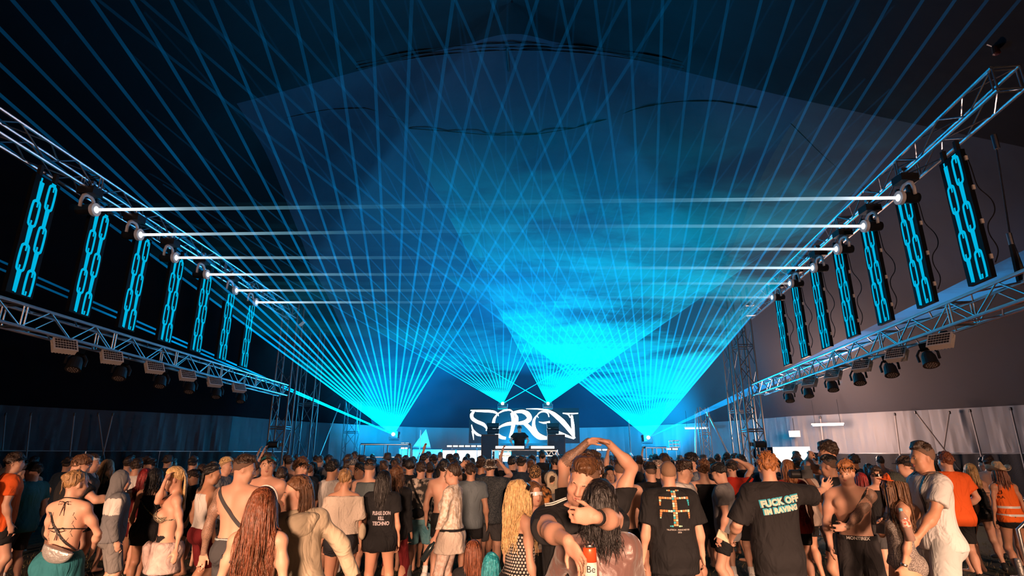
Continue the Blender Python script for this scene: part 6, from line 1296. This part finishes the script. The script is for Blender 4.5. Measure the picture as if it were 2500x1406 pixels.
# ---------------------------------------------------------------- packed crowd before the stage: a few builds, copied
ARCH = []
def arch(label, dress, **k):
    f = Fig(1.75, vox=.022, **k); f.build('person', (0,-40,0), 0, label, group='people packed before the stage'); dress(f); ARCH.append(f); return f
up1 = dict(L=dict(hand=(-.30,.12,1.85), pole=(-1,.2,-.3)))
arch('dark-haired person in black T-shirt seen from behind', lambda f: (f.tee(BLK, seed=1), f.shorts(BLK), f.short('black', 1)), sex='m', sk='mid')
arch('person in black baseball cap seen from behind', lambda f: (f.tee(NAVY, seed=2), f.shorts(BLK), f.short('dark', 2), f.cap(BLK, back=True)), sex='m')
arch('person with long dark hair seen from behind', lambda f: (f.tee(DGR, seed=3), f.shorts(BLK, leg=.4), f.long('black', 40, .36, 3, width=.018)), sex='f', sk='mid')
arch('bare-shouldered person with short hair', lambda f: (f.shorts(BLK), f.short('dark', 4)), sex='m')
arch('person in a grey T-shirt seen from behind', lambda f: (f.tee(GRY, seed=5), f.shorts(DGR), f.fade('dark')), sex='m')
arch('person with brown hair in a bun', lambda f: (f.tank(BLK), f.shorts(BLK, leg=.3), f.bun('brown')), sex='f')
arch('curly-haired person in a dark vest', lambda f: (f.tank(NAVY), f.shorts(BLK), f.curly('dark')), sex='m', sk='tan')
arch('person with one arm raised', lambda f: (f.tee(BLK, seed=8), f.shorts(BLK), f.short('black', 8)), sex='m', **up1)
arch('person in a bucket hat seen from behind', lambda f: (f.tee(NAVY, seed=9), f.shorts(BLK), f.short('dark', 9), f.bucket(DGR)), sex='m')
arch('person with blond hair seen from behind', lambda f: (f.tee(BLK, seed=10), f.shorts(BLK, leg=.4), f.long('dirty', 40, .34, 10, width=.018)), sex='f')
taken = [(o.location.x, o.location.y) for o in bpy.data.objects if o.name.startswith('person') and o.parent is None and o.location.y > -10]
rr = random.Random(21); first = [True]*len(ARCH); cnt = 0
def drop(x, y, i, H, rz):
    global cnt
    f = ARCH[i]
    if first[i]: o = f.o; first[i] = False
    else: o = copy_tree(f.o)
    o.location = (x, y, 0); s_ = H/1.75; o.scale = (s_,)*3; o.rotation_euler = (0,0,math.radians(rz)); cnt += 1
spots = []
for row, y in enumerate([10.3,10.9,11.5,12.1,12.8,13.5,14.2,15.0,15.8,16.7,17.7,18.8,20.0]):
    lim = 5.9 if y > 15.5 else 6.1
    x = -lim+rr.uniform(0, .4)
    while x < lim:
        spots.append((x, y+rr.uniform(-.18,.18))); x += rr.uniform(.62, .95) if y < 15 else rr.uniform(.75, 1.2)
for y in (10.6, 11.6, 12.6, 13.6):      # thinner groups out to both sides
    for x in np.arange(-11.0, -6.9, .95): spots.append((x+rr.uniform(-.3,.3), y+rr.uniform(-.3,.3)))
    for x in np.arange(7.4, 9.3, 1.1): spots.append((x+rr.uniform(-.3,.3), y+rr.uniform(-.3,.3)))
for (x, y) in spots:
    if any((x-a)**2+(y-b)**2 < .40**2 for a, b in taken): continue
    if abs(abs(x)-6.85) < .45 and 16.1 < y < 17.6: continue
    i = rr.choices(range(len(ARCH)), [5,4,4,3,3,2,2,1.0,1,1.5])[0]; fem = ARCH[i].sex == 'f'
    drop(x, y, i, rr.gauss(1.63, .04) if fem else rr.gauss(1.72, .05), rr.gauss(0, 22)); taken.append((x, y))
for i, fl in enumerate(first):
    if fl: drop(rr.uniform(-3, 3), 20.6, i, 1.7, 0)
# each label says behind whom the person stands, counted from the camera towards the stage
ANCH = [(55,'the pale cross T-shirt'), (196,'the bun-haired bare back'), (304,'the grey hood'), (384,'the black curly hair'), (437,'the sequinned bikini'), (521,'the black ponytail'), (598,'the tattooed bare back'), (658,'the mirrored ski shades'), (742,'the beige hoodie'), (846,'the off-shoulder blouse'), (904,'the sunburnt neck'),
        (938,'the long black hair'), (1030,'the camouflage shirt'), (1106,'the white lace jacket'), (1197,'the printed bucket hat'), (1268,'the studded dress'), (1346,'the cream hood'), (1441,'the clasped raised hands'), (1513,'the shirtless cropped-haired man'), (1628,'the tiled cross T-shirt'), (1714,'the curly mullet'), (1783,'the red T-shirt'), (1868,'the slogan T-shirt'),
        (1947,'the lit doorway cap'), (2060,'the shirtless strapped man'), (2166,'the orange cap'), (2243,'the tall white T-shirt')]
NTH = ['', 'second ', 'third ', 'fourth ', 'fifth ', 'sixth ', 'seventh ', 'eighth ', 'ninth ', 'tenth ', 'eleventh ', 'twelfth ']; bins = {}
for o in bpy.data.objects:
    if o.parent is None and o.get('group') == 'people packed before the stage':
        px = 1250+1428*o.location.x/o.location.y; an = min(ANCH, key=lambda q: abs(q[0]-px))[1]; bins.setdefault((o['label'], an), []).append(o)
for (lab, an), L_ in bins.items():
    L_.sort(key=lambda o: o.location.y)
    for k, o in enumerate(L_): o['label'] = ('%s%s in the crowd behind %s' % (NTH[k] if len(L_) == 1 or k else 'nearest ', lab, an)).replace(' seen from behind', '')
# trodden grass blades, countless
r = np.random.RandomState(5); n = 9000; x = r.uniform(-9, 10, n); y = r.uniform(6, 14, n); a = r.uniform(0, 6.28, n); hgt = r.uniform(.02, .07, n); V = np.zeros((n*3, 3)); dx, dy = np.cos(a)*.006, np.sin(a)*.006
V[0::3] = np.stack([x-dx, y-dy, 0*x-.01], 1); V[1::3] = np.stack([x+dx, y+dy, 0*x-.01], 1); V[2::3] = np.stack([x+r.normal(0,.03,n), y+r.normal(0,.03,n), hgt], 1)
obj('grass', mesh_from('grass', V, np.arange(n*3).reshape(n, 3), pmat('dry_grass', (.14,.11,.05), .9)), label='sparse trodden grass blades on the ground', cat='grass', kind='stuff')
print('SCENE', round(time.time()-T0, 1), 's; crowd', cnt, 'tris', sum(len(o.data.polygons)*2 for o in bpy.data.objects if o.type == 'MESH' and o.data.users == 1), 'objs', len(bpy.data.objects))
